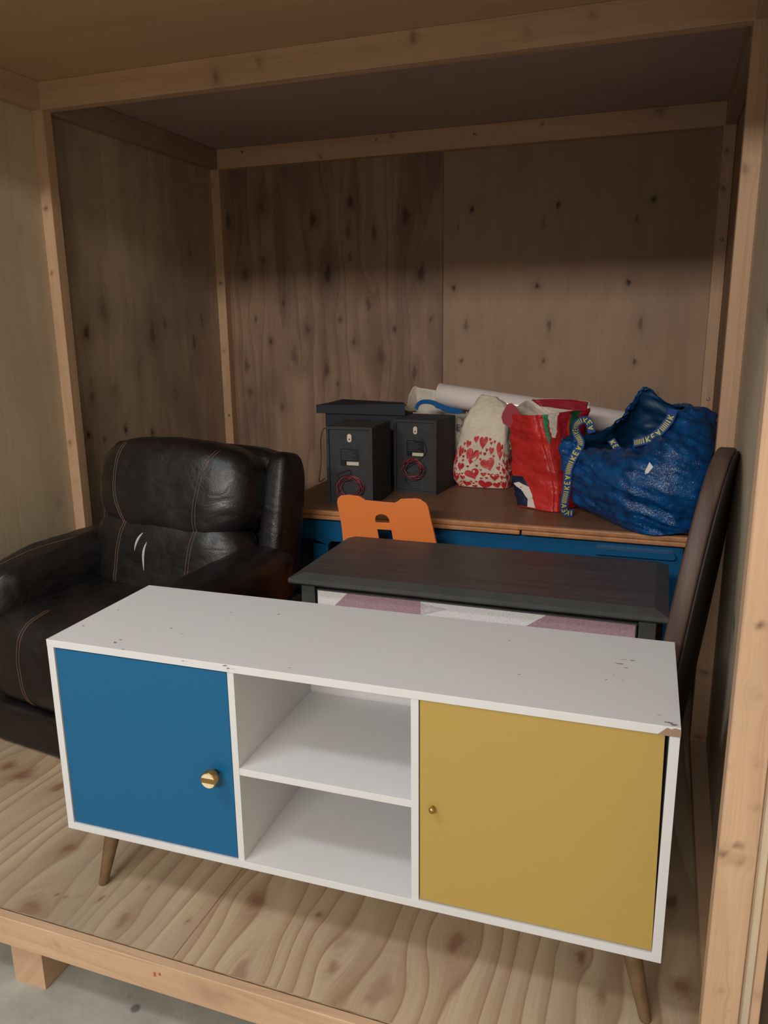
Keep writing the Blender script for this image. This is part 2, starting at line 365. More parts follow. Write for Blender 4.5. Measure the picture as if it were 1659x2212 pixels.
trim((W - .064, -.0, 0.0005), (0, 0, H - B), (.0498, 0, 0), (0, .04, 0), 'broad pine post at the front right corner',
     [(P(x, y, Y=0).x - W + .064, P(x, y, Y=0).z, r, r * .8, s) for x, y, r, s in
      ((1562, 1845, .008, .7), (1595, 1826, .004, 1), (1600, 1860, .009, .5), (1580, 1860, .004, .8), (1643, 1351, .004, .9), (1631, 1648, .003, .9), (1630, 1746, .003, 1), (1634, 1500, .01, .2), (1555, 2140, .006, .3))], res=.007)
trim((W, .0405, .0005), (0, YM - .041, 0), (-A, 0, 0), (0, 0, .04), 'pine batten on the deck along the right wall, front half', [(.022, .12, .012, .02, .7), (.02, .6, .01, .02, .6)])
trim((.0, 0, 0.0005), (0, 0, H - B), (.064, 0, 0), (0, .04, 0), 'broad pine post at the front left corner')
trim((W - .014 + TH * .8 + .0008, -.018, GZ + .02), (0, 0, H - GZ), (.013, 0, 0), (0, .045, 0), 'outer pine batten on the front right corner', rk(8, .013, 2, 5, .004, m=.004))
trim((W + TH + .0005, YM, GZ + .02), (0, 0, H - GZ), (.02, 0, 0), (0, .09, 0), 'outer pine batten halfway along the right side')

# ------------------------------------------------------------------ sideboard
M_WHITE = None
t = NT('white_laminate'); ob = t.obj()
sc_ = t.noise(ob, 22, 6, .75); sp = t.val(sc_, .70, .74)
fine_ = t.val(t.noise(ob, 160, 4, .7), .70, .74)
c = t.mix(t.math('MULTIPLY', sp, .45), lin((211, 210, 210)), lin((150, 145, 138)))
c = t.mix(t.math('MULTIPLY', fine_, .35), c, lin((140, 134, 126)))
c = t.mix(t.math('MULTIPLY', t.val(t.noise(ob, 4, 4), .5, .7), .12), c, lin((196, 190, 180)))
t.set(t.b, 'Base Color', c); t.set(t.b, 'Roughness', .42); M_WHITE = t.m
M_BLUED = plain('blue_door_paint', (6, 90, 134), .45, bumpy=.12, bscale=300)
M_YEL = plain('mustard_door_paint', (174, 145, 74), .5, bumpy=.12, bscale=300)
M_BRASS = plain('worn_brass', (176, 140, 84), .3, metal=.85)
M_CREAM = plain('cream_inlay', (226, 208, 172), .4)
M_LEG = plain('brown_stained_leg', (116, 90, 62), .55, dirt=30)
M_CHIP = plain('exposed_chipboard', (150, 122, 100), .9, bumpy=.8, bscale=300)
M_SCUFF = plain('grey_scuff', (120, 114, 108), .8)
SW, SD, SHt, SL, TK = 1.2, .35, .433, .154, .0155
sb = empty('sideboard', (.8096, .0953, 0), .019, 'white sideboard with blue door, mustard door and open middle shelves, standing on splayed brown legs', 'sideboard')
z0, z1 = SL, SL + SHt
box('top_panel', (0, 0, z1 - TK), (SW, SD, z1), M_WHITE, sb, .0008)
box('bottom_panel', (0, 0, z0), (SW, SD, z0 + TK), M_WHITE, sb, .0008)
box('side_panel', (0, .0005, z0 + TK), (TK, SD, z1 - TK), M_WHITE, sb, .0006)
box('side_panel', (SW - TK, .0005, z0 + TK), (SW, SD, z1 - TK), M_WHITE, sb, .0006)
box('divider', (.409, .002, z0 + TK), (.4225, SD - .006, z1 - TK), M_WHITE, sb, .0006)
box('divider', (.7655, .002, z0 + TK), (.7795, SD - .006, z1 - TK), M_WHITE, sb, .0006)
box('shelf', (.4225, .003, .358), (.7655, SD - .012, .3725), M_WHITE, sb, .0006)
box('back_panel', (TK, SD - .005, z0 + TK), (SW - TK, SD - .001, z1 - TK - .028), M_WHITE, sb, .0004)
d1 = box('door', (.0175, .003, z0 + TK + .002), (.4075, .018, z1 - TK - .003), M_BLUED, sb, .0012); d1['label'] = 'blue door with round knob'
kb = lathe('knob', [(.006, 0), (.006, .010), (.012, .012), (.0162, .015), (.0166, .018), (.0166, .029), (.0160, .0305), (.0150, .0308)], M_BRASS, d1, 32, 'y', (.371, .003, .354))
for s in (-1, 1):
    pts = [(.371 + .0148 * math.cos(a) , .354 + s * (.0055 + max(0, .0148 * math.sin(a) - .0055))) for a in [math.asin(.37) + (PI - 2 * math.asin(.37)) * i / 10 for i in range(11)]]
    o = prism('knob_inlay', pts, -.0286, -.0277, M_CREAM, d1)
d2 = box('door', (.7815, .003, z0 + TK + .003), (1.178, .018, z1 - TK - .002), M_YEL, sb, .0012,
         fn=lambda co: Vector((co.x - (.0 if co.z > .4 else -.006) * (1 if co.x > 1 else 0), co.y, co.z))); d2['label'] = 'mustard yellow door with a bare screw instead of a knob'
lathe('knob_screw', [(.0005, .0115), (.004, .011), (.0062, .008), (.0055, .003), (.003, .001), (.003, -.004)][::-1], M_BRASS, d2, 16, 'y', (.806, 0.0, .367))
def leg_mesh(x, y, dx, dy):
    o = None
    top, bot = Vector((x, y, z0)), Vector((x + dx, y + dy, 0))
    vs, fs = [], []; n = 20
    for j, (f, r) in enumerate(((0, .0175), (.3, .0165), (.85, .0115), (.98, .0105), (1, .0095))):
        c = top.lerp(bot, f)
        for i in range(n): vs.append((c.x + r * math.cos(2 * PI * i / n), c.y + r * math.sin(2 * PI * i / n), c.z))
    for j in range(4):
        for i in range(n): fs.append((j * n + i, (j + 1) * n + i, (j + 1) * n + (i + 1) % n, j * n + (i + 1) % n))
    fs += [tuple(range(n)), tuple(4 * n + i for i in range(n))[::-1]]
    return link('leg', pydata('leg', vs, fs), M_LEG, sb, smooth=True)
leg_mesh(.075, .06, -.03, -.025); leg_mesh(1.145, .06, .040, -.025); leg_mesh(.075, .29, -.03, .025); leg_mesh(1.145, .29, .030, .025)
# chipped corner and scuffs: thin worn patches lying on the laminate
vs = [(1.2004, -.0006, z1 - TK - .0004), (1.166, -.0006, z1 - TK - .0004), (1.180, -.0006, z1 - .002), (1.186, -.0006, z1 - .004), (1.192, -.0006, z1 - .001), (1.2004, -.0006, z1 - .003)]
link('chipped_corner', pydata('chipped_corner', vs, [tuple(range(6))]), M_CHIP, sb)
rd = random.Random(4)
def blot(cx, cy, r, el=1.0, an=0.0, n=9, z=z1 + .0003):
    bm = bmesh.new(); vs = []
    for i in range(n):
        a = 2 * PI * i / n; rr = r * rd.uniform(.4, 1.2); x, y = rr * math.cos(a) * el, rr * math.sin(a)
        vs.append(bm.verts.new((cx + x * math.cos(an) - y * math.sin(an), cy + x * math.sin(an) + y * math.cos(an), z)))
    bm.faces.new(vs); link('scuff_mark', bm_mesh('scuff_mark', bm), M_SCUFF, sb)
def topuv(px, py):
    p = P(px, py, Z=z1) - Vector((.8096, .0953, 0)); c, s = math.cos(.019), math.sin(.019)
    return (p.x * c + p.y * s, -p.x * s + p.y * c)
for px, py, r, el in ((1341, 1434, .0025, 4), (1349, 1425, .001, 7), (1366, 1427, .002, 3), (1352, 1443, .001, 6), (1121, 1457, .002, 1.6), (1326, 1458, .0015, 1.5), (248, 1388, .0035, 1.8), (262, 1382, .002, 2),
                      (180, 1352, .002, 2), (255, 1318, .0018, 2), (330, 1308, .0012, 3), (370, 1357, .0018, 3), (395, 1370, .0012, 4), (485, 1438, .003, 1.6), (492, 1444, .002, 2), (395, 1428, .0015, 2), (625, 1443, .0012, 3),
                      (500, 1323, .0015, 3), (602, 1327, .0022, 2), (1309, 1468, .0015, 2), (1448, 1562, .003, 2), (1456, 1566, .003, 3), (1440, 1560, .0015, 4), (1345, 1470, .001, 2), (1100, 1384, .0015, 2), (265, 1403, .0018, 2), (1425, 1545, .001, 5)):
    u, v_ = topuv(px, py); blot(u, v_, r, el, rd.uniform(-.3, .6))

# ------------------------------------------------------------------ black leather recliner
t = NT('black_leather'); ob = t.obj()
n = t.noise(ob, 5, 3); v = t.n('ShaderNodeTexVoronoi', i_Scale=260.0); t.set(v, 'Vector', ob)
t.set(t.b, 'Base Color', t.ramp(n, (.3, lin((16, 14, 14))), (.7, lin((28, 24, 23)))))
t.set(t.b, 'Roughness', t.val(t.noise(ob, 14, 4), .3, .7, .3, .52)); t.set(t.b, 'Specular IOR Level', .5)
wr_ = t.noise(t.n('ShaderNodeMapping', i_Vector=ob, i_Scale=(9, 9, 15)).outputs[0], 1, 3, .5, .8)
t.bump(t.math('ADD', t.math('MULTIPLY', v.outputs[0], .05), wr_), .5, .012); M_LEATH = t.m
M_STITCH = plain('brown_thread', (96, 70, 54), .8)
M_PEEL = plain('peeled_grey_leather', (176, 180, 182), .6)
rec = empty('recliner_armchair', (.554, .885, 0), -.135, 'black leather recliner armchair with pillow back and stitched seams', 'armchair')
def cushion(name, c, h, p=3.2, n=26, rot=0.0, wr=.004, ws=7, fn=None, parent=rec, seed=0, mat=None):
    bm = bmesh.new(); bmesh.ops.create_cube(bm, size=2)
    bmesh.ops.subdivide_edges(bm, edges=bm.edges[:], cuts=n, use_grid_fill=True)
    R = Matrix.Rotation(rot, 3, 'X'); c = Vector(c)
    ev = lambda q: surf(q, h, p, R, c, fn)
    for v in bm.verts: v.co = ev(v.co.copy())
    bm.normal_update()
    if wr:
        dl = []
        for v in bm.verts:
            q = v.co * ws + Vector((seed, 0, 0))
            dl.append(wr * (noise.noise(q) + .6 * (abs(noise.noise(q * 2.3)) - .3)))
        for v, d in zip(bm.verts, dl): v.co += v.normal * d
    me = bm_mesh(name, bm); o = link(name, me, mat or M_LEATH, parent, smooth=True); return o
def surf(q, h, p, R, c, fn=None):
    s = (abs(q.x) ** p + abs(q.y) ** p + abs(q.z) ** p) ** (1 / p) or 1
    l = Vector((q.x / s, q.y / s, q.z / s))
    if fn: l = fn(l)
    return R @ Vector((l.x * h[0], l.y * h[1], l.z * h[2])) + c
LEAN = -.20   # back leans away from the sitter
from mathutils.bvhtree import BVHTree
def seam(parent_obj, pts, name='stitching', r=.0013, off=.0006, gap=.005, double=True, mat=None):
    """stitch line laid on the front (-y) of a cushion: pts are (x, z) local"""
    me = parent_obj.data; bv = BVHTree.FromPolygons([v.co for v in me.vertices], [tuple(p.vertices) for p in me.polygons])
    for k in ((-gap, gap) if double else (0,)):
        out = []
        for q in catmull([Vector((x, 0, z)) for x, z in pts], 6):
            hit = bv.ray_cast(Vector((q.x + k, -2, q.z)), Vector((0, 1, 0)))
            if hit[0]: out.append(hit[0] + hit[1] * off)
        if len(out) > 2: tube(name, out, r, mat or M_STITCH, parent_obj, 5, sub=1)
# body shell of the back
cushion('back_shell', (-.035, .24, .50), (.31, .085, .325), 5, 14, LEAN, .002)
for s in (-1, 1):
    wg = cushion('back_wing', (-.045 + s * .325, .20, .592), (.046, .075, .228), 3.6, 20, LEAN, .003, seed=s)
    seam(wg, [(-.045 + s * .350, .40), (-.045 + s * .350, .55), (-.045 + s * .348, .70), (-.045 + s * .342, .77)], double=False)
def puff(l): # fuller middle, pinched lower edge
    return Vector((l.x * (1 - .04 * l.z * l.z), l.y * (1.0 + .10 * (1 - l.x * l.x)), l.z - .10 * (1 - l.x * l.x) * max(0, -l.z)))
hp = cushion('head_pillow', (-.040, .118, .703), (.300, .112, .152), 3.4, 36, LEAN, .005, 9, puff, seed=3)
seam(hp, [(-.200, .845), (-.210, .79), (-.215, .72), (-.200, .66), (-.170, .60), (-.165, .575)])
seam(hp, [(.160, .845), (.135, .79), (.120, .72), (.112, .66), (.112, .60), (.112, .575)])
lb = cushion('lumbar_cushion', (-.045, .070, .480), (.300, .10, .165), 3.4, 36, LEAN * .8, .005, 8, puff, seed=5)
seam(lb, [(-.165, .61), (-.180, .56), (-.193, .50), (-.200, .43), (-.203, .37)])
seam(lb, [(.112, .61), (.102, .56), (.094, .50), (.090, .43)])
for pts in ([(-.078, .585), (-.094, .568), (-.106, .545), (-.113, .52)], [(-.060, .560), (-.070, .535), (-.074, .505), (-.070, .46)]):
    me = lb.data; bv = BVHTree.FromPolygons([v.co for v in me.vertices], [tuple(p.vertices) for p in me.polygons])
    pts = [(x + .0, z) for x, z in pts]
    out = []
    for q in catmull([Vector((x, 0, z)) for x, z in pts], 5):
        hit = bv.ray_cast(Vector((q.x, -2, q.z)), Vector((0, 1, 0)))
        if hit[0]: out.append(hit[0] + hit[1] * -.001)
    o = tube('peeled_streak', out, .0045, M_PEEL, lb, 8, sub=1, taper=lambda f: max(.1, math.sin(PI * f)))
    o['label'] = 'pale peeled streak in the leather'
# arms
for s in (-1, 1):
    def armf(l, s=s):
        top = max(0, l.z)
        return Vector((l.x * (1 + .0 * top), l.y, l.z * (1 + .04 * math.sin(l.y * 2.5))))
    ar = cushion('armrest', (s * .322 - .043, -.085, .442), (.088, .300, .108), 3.0, 30, .02, .007, 9, armf, seed=7 + s)
    cushion('arm_side', (s * .330 - .03, .03, .20), (.070, .27, .185), 6, 12, 0, .001, seed=9 + s)
seam(bpy.data.objects['armrest'], [(-.39, .50), (-.36, .54), (-.33, .55)], double=False)
st_ = cushion('seat_cushion', (-.09, -.12, .262), (.36, .285, .155), 4.6, 30, .0, .006, 7, seed=11)
seam(st_, [(-.185, .41), (-.197, .38), (-.212, .30), (-.210, .20), (-.203, .14)])
seam(st_, [(.165, .41), (.175, .38), (.185, .30), (.183, .20), (.176, .165)])
cushion('footrest', (-.095, -.335, .066), (.405, .066, .064), 8, 18, 0, .002, 6, seed=12)
cushion('base', (-.03, .0, .085), (.35, .30, .083), 8, 8, 0, 0)

# ------------------------------------------------------------------ chest of drawers
M_CHEST = plain('charcoal_chalk_paint', (68, 68, 67), .5, spec=.5, bumpy=.25, bscale=120, dirt=9)
t = NT('chest_top_paint'); ob = t.obj(); mp = t.n('ShaderNodeMapping', i_Vector=ob, i_Scale=(3, 60, 1)).outputs[0]
t.set(t.b, 'Base Color', t.ramp(t.noise(mp, 1, 4), (.3, lin((60, 53, 51))), (.7, lin((76, 68, 65))))); t.set(t.b, 'Roughness', .42); M_CHTOP = t.m
t = NT('silver_glitter_paper'); nn = t.noise(t.obj(), 350, 3, .8)
t.set(t.b, 'Base Color', t.ramp(nn, (.35, lin((186, 184, 184))), (.62, lin((232, 230, 230))))); t.set(t.b, 'Roughness', .45); M_SILV = t.m
t = NT('mauve_glitter_paper'); nn = t.noise(t.obj(), 350, 3, .8)
t.set(t.b, 'Base Color', t.ramp(nn, (.35, lin((142, 112, 124))), (.62, lin((176, 144, 154))))); t.set(t.b, 'Roughness', .45); M_MAUVE = t.m
M_LILAC = plain('grey_lilac_paper', (134, 122, 140), .5)
M_SILV2 = plain('pale_grey_paper', (196, 192, 194), .5, dirt=200)
CH = .60
c0 = P(622, 1248, Z=CH - .008); c1 = P(1450, 1335, Z=CH - .008)
chw = c1.x - c0.x - .004; chy = c0.y
ch = empty('chest_of_drawers', (c0.x, chy, 0), 0.0, 'low charcoal chest of drawers with silver and mauve triangle drawer fronts', 'chest of drawers')
cd = .392
def chtop(co):
    return co
# moulded top: bevelled slab
bm = bmesh.new()
prof = [(.005, -.024), (0, -.019), (0, -.010), (.002, -.009), (.030, 0)]
for ins, z in prof:
    pass
vs, fs = [], []
for ins, z in prof:
    vs += [(ins, ins, CH + z), (chw - ins, ins, CH + z), (chw - ins, cd - ins * .3, CH + z), (ins, cd - ins * .3, CH + z)]
for j in range(len(prof) - 1):
    for i in range(4): fs.append((j * 4 + i, j * 4 + (i + 1) % 4, (j + 1) * 4 + (i + 1) % 4, (j + 1) * 4 + i))
fs.append((3, 2, 1, 0)); k = 4 * (len(prof) - 1); fs.append((k, k + 1, k + 2, k + 3))
top_o = link('chest_top', pydata('chest_top', vs, fs), M_CHTOP, ch)
me = top_o.data; me.materials.append(M_CHEST)
for i, p in enumerate(me.polygons): p.material_index = 0 if i == len(me.polygons) - 1 else 1
ph = CH - .024
for x in (.024, chw - .024 - .036):
    for y in (.024, cd - .045):
        box('leg_post', (x, y, 0), (x + .036, y + .036, ph), M_CHEST, ch, .002)
for x in (.030, chw - .030 - .016): box('side_panel', (x, .05, .06), (x + .016, cd - .03, ph), M_CHEST, ch, .001)
box('back_panel', (.05, cd - .022, .06), (chw - .05, cd - .014, ph), M_CHEST, ch, .001)
box('rail', (.06, .050, ph - .028), (chw - .06, .066, ph), M_CHEST, ch, .001)
for dz in (.385, .215, .050):
    zt = .560 if dz == .385 else dz + .158
    dr = box('drawer', (.063, .030, dz), (chw - .063, .046, zt), M_CHEST, ch, .001)
    dr['label'] = 'drawer with a silver and mauve triangle pattern'
    x0, x1, y_ = .066, chw - .066, .0285
    hh = zt - dz - .006; ww = x1 - x0; zb = dz + .003; zt2 = zt - .003
    # pattern of flat paper triangles
    def tri(nm, pts, m, yy=y_):
        prism(nm, pts, yy, yy + .0012, m, dr)
    prism('pattern_ground', [(x0, zb), (x1, zb), (x1, zt2), (x0, zt2)], y_, y_ + .0014, M_SILV, dr)
    a = ww / 2.76
    def lerpx(f): return x0 + f * ww
    P0 = lambda fx, fz: (lerpx(fx), zb + fz * hh)
    tri('pattern_triangle', [P0(.105, 1), P0(.355, 1), P0(.355, .0), P0(.02, .62)], M_MAUVE, y_ - .0006)
    tri('pattern_triangle', [P0(.045, .72), P0(.06, .80), P0(.085, .62)], M_LILAC, y_ - .0012)
    tri('pattern_triangle', [P0(.355, .80), P0(.44, .93), P0(.355, .98)], M_SILV2, y_ - .0009)
    tri('pattern_triangle', [P0(.745, 1), P0(1, 1), P0(1, .0), P0(.60, .55)], M_MAUVE, y_ - .0006)
    tri('pattern_triangle', [P0(.355, .0), P0(.60, .0), P0(.48, .45)], M_MAUVE, y_ - .0006)

# ------------------------------------------------------------------ desk
t = NT('desk_laminate'); ob = t.obj(); mp = t.n('ShaderNodeMapping', i_Vector=ob, i_Scale=(4, 70, 4)).outputs[0]
c = t.ramp(t.noise(mp, 1, 5, .6, .4), (.3, lin((122, 88, 66))), (.7, lin((146, 108, 82))))
c = t.mix(t.math('MULTIPLY', t.val(t.noise(ob, 7, 5, .65), .52, .7), .5), c, lin((92, 66, 50)))
t.set(t.b, 'Base Color', c); t.set(t.b, 'Roughness', .5); M_DTOP = t.m
M_DEDGE = plain('orange_brown_edge', (190, 132, 88), .4, dirt=25)
M_DBLUE = plain('blue_desk_plastic', (14, 84, 130), .33, bumpy=.1, bscale=150)
DZ = .60; DY = 1.238; DX0, DX1 = P(640, 1070, Z=DZ).x - .012, 2.045
dk = empty('desk', (0, 0, 0), 0, "low blue children's desk with brown laminate top", 'desk')
DD = 2.03 - DY
def rounded(name, x0, x1, y0, y1, z0_, z1_, mat, r):
    return box(name, (x0, y0, z0_), (x1, y1, z1_), mat, dk, r, 5)
rounded('desktop_edge', DX0, DX1, DY, DY + DD, DZ - .017, DZ - .0004, M_DEDGE, .0075)
box('desktop', (DX0 + .009, DY + .009, DZ - .003), (DX1 - .009, DY + DD - .009, DZ + .0002), M_DTOP, dk, 0)
xs = P(1124, 1142, Y=DY).x
rounded('lower_shelf', DX0 + .004, xs - .002, DY + .001, DY + .30, DZ - .032, DZ - .0175, M_DEDGE, .0068)
rounded('lower_shelf', xs + .003, DX1, DY + .001, DY + .30, DZ - .032, DZ - .0175, M_DEDGE, .0068)
def rrect(x0, x1, z0_, z1_, r, n=6, flare=None):
    out = []
    for cx, cz, a0 in ((x1 - r, z1_ - r, 0), (x0 + r, z1_ - r, PI / 2), (x0 + r, z0_ + r, PI), (x1 - r, z0_ + r, 1.5 * PI)):
        for i in range(n + 1): out.append((cx + r * math.cos(a0 + PI / 2 * i / n), cz + r * math.sin(a0 + PI / 2 * i / n)))
    return out
yb = DY + .03
zh = P(655, 1162, Y=yb).z
la, lb_ = P(676, 1165, Y=yb).x, P(708, 1165, Y=yb).x
zb2 = P(1300, 1215, Y=yb).z - .012
def notch(xa, xb, zt, r=.018, n=6):
    """round-cornered opening from the floor up to zt, walked left to right"""
    o1 = [(xa, 0)] + [(xa + r - r * math.cos(PI / 2 * i / n), zt - r + r * math.sin(PI / 2 * i / n)) for i in range(n + 1)]
    return o1 + [(xb - r + r * math.sin(PI / 2 * i / n), zt - r + r * math.cos(PI / 2 * i / n)) for i in range(n + 1)] + [(xb, 0)]
out = [(DX0 + .01, 0)] + notch(DX0 + .035, la, zh) + notch(lb_, lb_ + .45, zh - .004) + notch(lb_ + .49, DX1 - .05, zb2) + [(DX1 - .01, 0), (DX1 - .01, DZ - .033), (DX0 + .01, DZ - .033)]
prism('front_frame', out, yb, yb + .022, M_DBLUE, dk, bev=.003)
box('leg_panel', (DX0 + .01, yb + .0225, 0), (DX0 + .03, DY + DD - .03, DZ - .02), M_DBLUE, dk, .004)
box('leg_panel', (DX1 - .03, yb + .0225, 0), (DX1 - .01, DY + DD - .03, DZ - .02), M_DBLUE, dk, .004)
hx0, hx1 = P(1283, 1185, Y=yb).x, P(1460, 1195, Y=yb).x; hz = P(1375, 1193, Y=yb).z
prism('drawer_grip', rrect(hx0, hx1, hz - .011, hz + .009, .0095), yb - .020, yb + .002, M_DBLUE, dk, bev=.004)

# ------------------------------------------------------------------ orange chair
t = NT('orange_chair_paint'); ob = t.obj()
c = t.mix(t.math('MULTIPLY', t.val(t.noise(ob, 90, 3, .6), .72, .76), .7), lin((226, 124, 58)), lin((120, 70, 44)))
t.set(t.b, 'Base Color', c); t.set(t.b, 'Roughness', .45); M_ORANGE = t.m
M_OEDGE = plain('worn_dark_plywood_edge', (92, 60, 42), .7)
oc = empty('small_chair', (0, 0, 0), 0, 'bright orange childrens chair with cut out backrest pushed up to the blue desk', 'chair')
CYB = 1.115
q = lambda px, py: (P(px, py, Y=CYB).x, P(px, py, Y=CYB).z)
opx = [(733, 1100), (731, 1084), (733, 1074), (741, 1068), (752, 1067), (776, 1070), (783, 1073), (790, 1078), (830, 1082), (856, 1084), (863, 1080), (868, 1076),
       (900, 1075), (912, 1077), (921, 1083), (927, 1093), (932, 1120), (943, 1175)]
op = [q(*p) for p in opx]; bl = q(746, 1175)
xl, xr = bl[0] + .002, op[-1][0] + .006
op = op[:-1] + [(op[-1][0], op[-1][1]), (xr, .30), (xl, .30), (q(738, 1130)[0], q(738, 1130)[1])]
h1 = [q(*p) for p in ((813, 1128), (812, 1120), (815, 1113), (821, 1110), (829, 1110), (836, 1113), (841, 1119), (843, 1129))]
h2 = [q(*p) for p in ((816, 1143), (846, 1145), (851, 1180), (821, 1178))]
def shear(o):   # lean the top of the backrest towards the sitter's back
    for v in o.data.vertices: v.co.y -= (v.co.z - .55) * .10
br = prism('backrest', op, CYB, CYB + .011, M_ORANGE, oc, hole=[h1, h2]); br.data.materials.append(M_OEDGE); shear(br)
for p in br.data.polygons:
    if abs(p.normal.y) < .5: p.material_index = 0 if random.Random(p.index).random() < .45 else 1
m = br.modifiers.new('bevel', 'BEVEL'); m.width = .0015; m.segments = 2; m.limit_method = 'ANGLE'
box('seat', (xl - .005, CYB - .0, .288), (xr + .005, CYB + .29, .300), M_ORANGE, oc, .003)
for x in (xl, xr - .012):
    prism('leg_panel', [(CYB + .005, 0), (CYB + .05, 0), (CYB + .10, .24), (CYB + .20, .24), (CYB + .245, 0), (CYB + .285, 0), (CYB + .275, .287), (CYB + .014, .287)], x, x + .012, M_ORANGE, oc, axes='yz')

# ------------------------------------------------------------------ leaning round table
t = NT('dark_table_wood'); ob = t.obj(); mp = t.n('ShaderNodeMapping', i_Vector=ob, i_Scale=(40, 5, 5)).outputs[0]
c = t.ramp(t.noise(mp, 1, 5, .6), (.25, lin((56, 40, 34))), (.6, lin((86, 66, 55))), (.85, lin((112, 92, 78))))
t.set(t.b, 'Base Color', c); t.set(t.b, 'Roughness', .58); M_TAB = t.m
M_TABD = plain('shaded_table_underside', (38, 26, 24), .7, dirt=12)  # shadow of the side facing the wall is put into this colour
M_TABE = plain('pale_worn_edge', (150, 138, 128), .5)
R_T = .455
tb = empty('oval_table', (2.021, .835, .002), 0, 'dark oval wooden tabletop leaning on edge against the right wall', 'table')
tb.rotation_euler = Matrix(((1, 0, 0), (0, 1, 0), (0, 0, 1))).to_euler()
HWT, HHT, YAWT, LEANT = .27, .457, .17, .115
def oval(name, k, x0, x1, mat, b=.006):
    pr = [(x0, b * 2), (x0 + b * .4, b * .5), (x0 + b, 0), (x1 - b, 0), (x1 - b * .4, b * .5), (x1, b * 2)]
    vs, fs = [], []; n = 96
    for x, ins in pr:
        for i in range(n):
            a = 2 * PI * i / n; ca, sa = math.cos(a), math.sin(a); e = .88
            h = math.copysign(abs(ca) ** e, ca) * (HWT * k - ins); v = math.copysign(abs(sa) ** e, sa) * (HHT * k - ins) + HHT
            vs.append((.043 + x + h * YAWT + (v - HHT) * LEANT, h - x * YAWT, v))
    for j in range(len(pr) - 1):
        for i in range(n): fs.append((j * n + i, (j + 1) * n + i, (j + 1) * n + (i + 1) % n, j * n + (i + 1) % n))
    fs.append(tuple(range(n))); fs.append(tuple((len(pr) - 1) * n + i for i in range(n))[::-1])
    o = link(name, pydata(name, vs, fs), mat, tb)
    bmx = bmesh.new(); bmx.from_mesh(o.data); bmesh.ops.recalc_face_normals(bmx, faces=bmx.faces); bmx.to_mesh(o.data); bmx.free()
    for p in o.data.polygons: p.use_smooth = len(p.vertices) == 4
    return o
oval('tabletop', 1, -.046, -.006, M_TAB)
oval('underside_shade', .985, -.0058, -.001, M_TABD, b=.001)  # thin dark sheet painting the shade on the tabletop's wall-facing side

# ------------------------------------------------------------------ speakers
M_SPK = plain('dark_grey_cabinet', (56, 57, 60), .75, bumpy=.3, bscale=400, dirt=30)
M_SPKD = plain('black_cabinet', (30, 34, 46), .7, bumpy=.3, bscale=300)
M_LAB = plain('black_label', (24, 25, 30), .4)
M_STK = plain('cream_sticker', (206, 198, 178), .6)
M_PRINT = plain('grey_print', (110, 110, 112), .7)
M_HANG = plain('white_metal_hanger', (220, 206, 190), .4)
M_WIRE = plain('maroon_wire', (160, 66, 78), .5)
M_WIREB = plain('black_wire', (38, 34, 38), .5)
def speaker(name, loc, rz, w, d, h, label, coil, wireout):
    s = empty(name, loc, rz, label, 'speaker', 'three small dark speakers on the desk' if 0 else None)
    f = .010; r = .006
    # cabinet with a recessed back panel: frame prism + panel
    prism('cabinet', [(0, 0), (w, 0), (w, h), (0, h)], 0, .012, M_SPK, s, hole=[[(f, f), (w - f, f), (w - f, h - f), (f, h - f)]], bev=.0012)
    box('cabinet_body', (0, .0122, 0), (w, d, h), M_SPK, s, .0012)
    bp_ = box('rear_panel', (f, r, f), (w - f, .0121, h - f), M_SPK, s, .0005)
    hz_ = h - .040
    # keyhole hanger
    pts = rrect(w / 2 - .0075, w / 2 + .0075, hz_ - .012, hz_ + .016, .0074)
    hole = [(w / 2 + .003 * math.cos(a), hz_ - .002 + .003 * math.sin(a)) for a in [2 * PI * i / 10 for i in range(10)]]
    prism('hanger', pts, r - .002, r - .0002, M_HANG, s, hole=[hole])
    cx, cz = w * .5, h * .625
    lb2 = prism('rating_label', rrect(cx - .033, cx + .033, cz - .032, cz + .026, .003), r - .0010, r - .0001, M_LAB, s)
    bm = bmesh.new()
    for i in range(7):
        z = cz + .020 - i * .0052; a_ = cx - .029; b_ = cx - .029 + (.026 if i == 0 else .05 - (i * 7 % 3) * .006)
        bm.faces.new([bm.verts.new(p) for p in ((a_, r - .0014, z), (b_, r - .0014, z), (b_, r - .0014, z + .0009), (a_, r - .0014, z + .0009))])
    link('fine_print', bm_mesh('fine_print', bm), M_PRINT, lb2)
    prism('serial_sticker', [(cx - .011, cz - .030), (cx + .032, cz - .030), (cx + .032, cz - .018), (cx - .011, cz - .018)], r - .002, r - .0011, M_STK, lb2)
    rd = random.Random(int(w * 1e4))
    kx_, kz_, kr = coil
    pts = []
    for i in range(110):
        a = 2 * PI * i / 14; rr = kr * (1 + .22 * math.sin(i * .37) + rd.uniform(-.07, .07))
        pts.append(Vector((kx_ + rr * math.cos(a) * (1.05 + .08 * math.sin(i * .2)), r - .006 - .006 * (1 + math.sin(i * .9)), kz_ + rr * math.sin(a) * .92)))
    tube('wire_coil', pts, .0011, M_WIRE, s, 5, sub=2)
    pts2 = [p + Vector((rd.uniform(-.003, .003), -.002, rd.uniform(-.004, .004))) for p in pts[3:60]]
    tube('wire_coil', pts2, .0010, M_WIREB, s, 5, sub=2)
    tube('wire_tail', [Vector((x, r - .004 - .006 * (i % 2), z)) for i, (x, z) in enumerate(wireout)], .0010, M_WIREB, s, 5, sub=6)
    return s
a = P(708, 1088, Z=DZ); b = P(806, 1094, Z=DZ)
w1 = (b - a).xy.length
h1_ = P(708, 921, Y=a.y).z - DZ
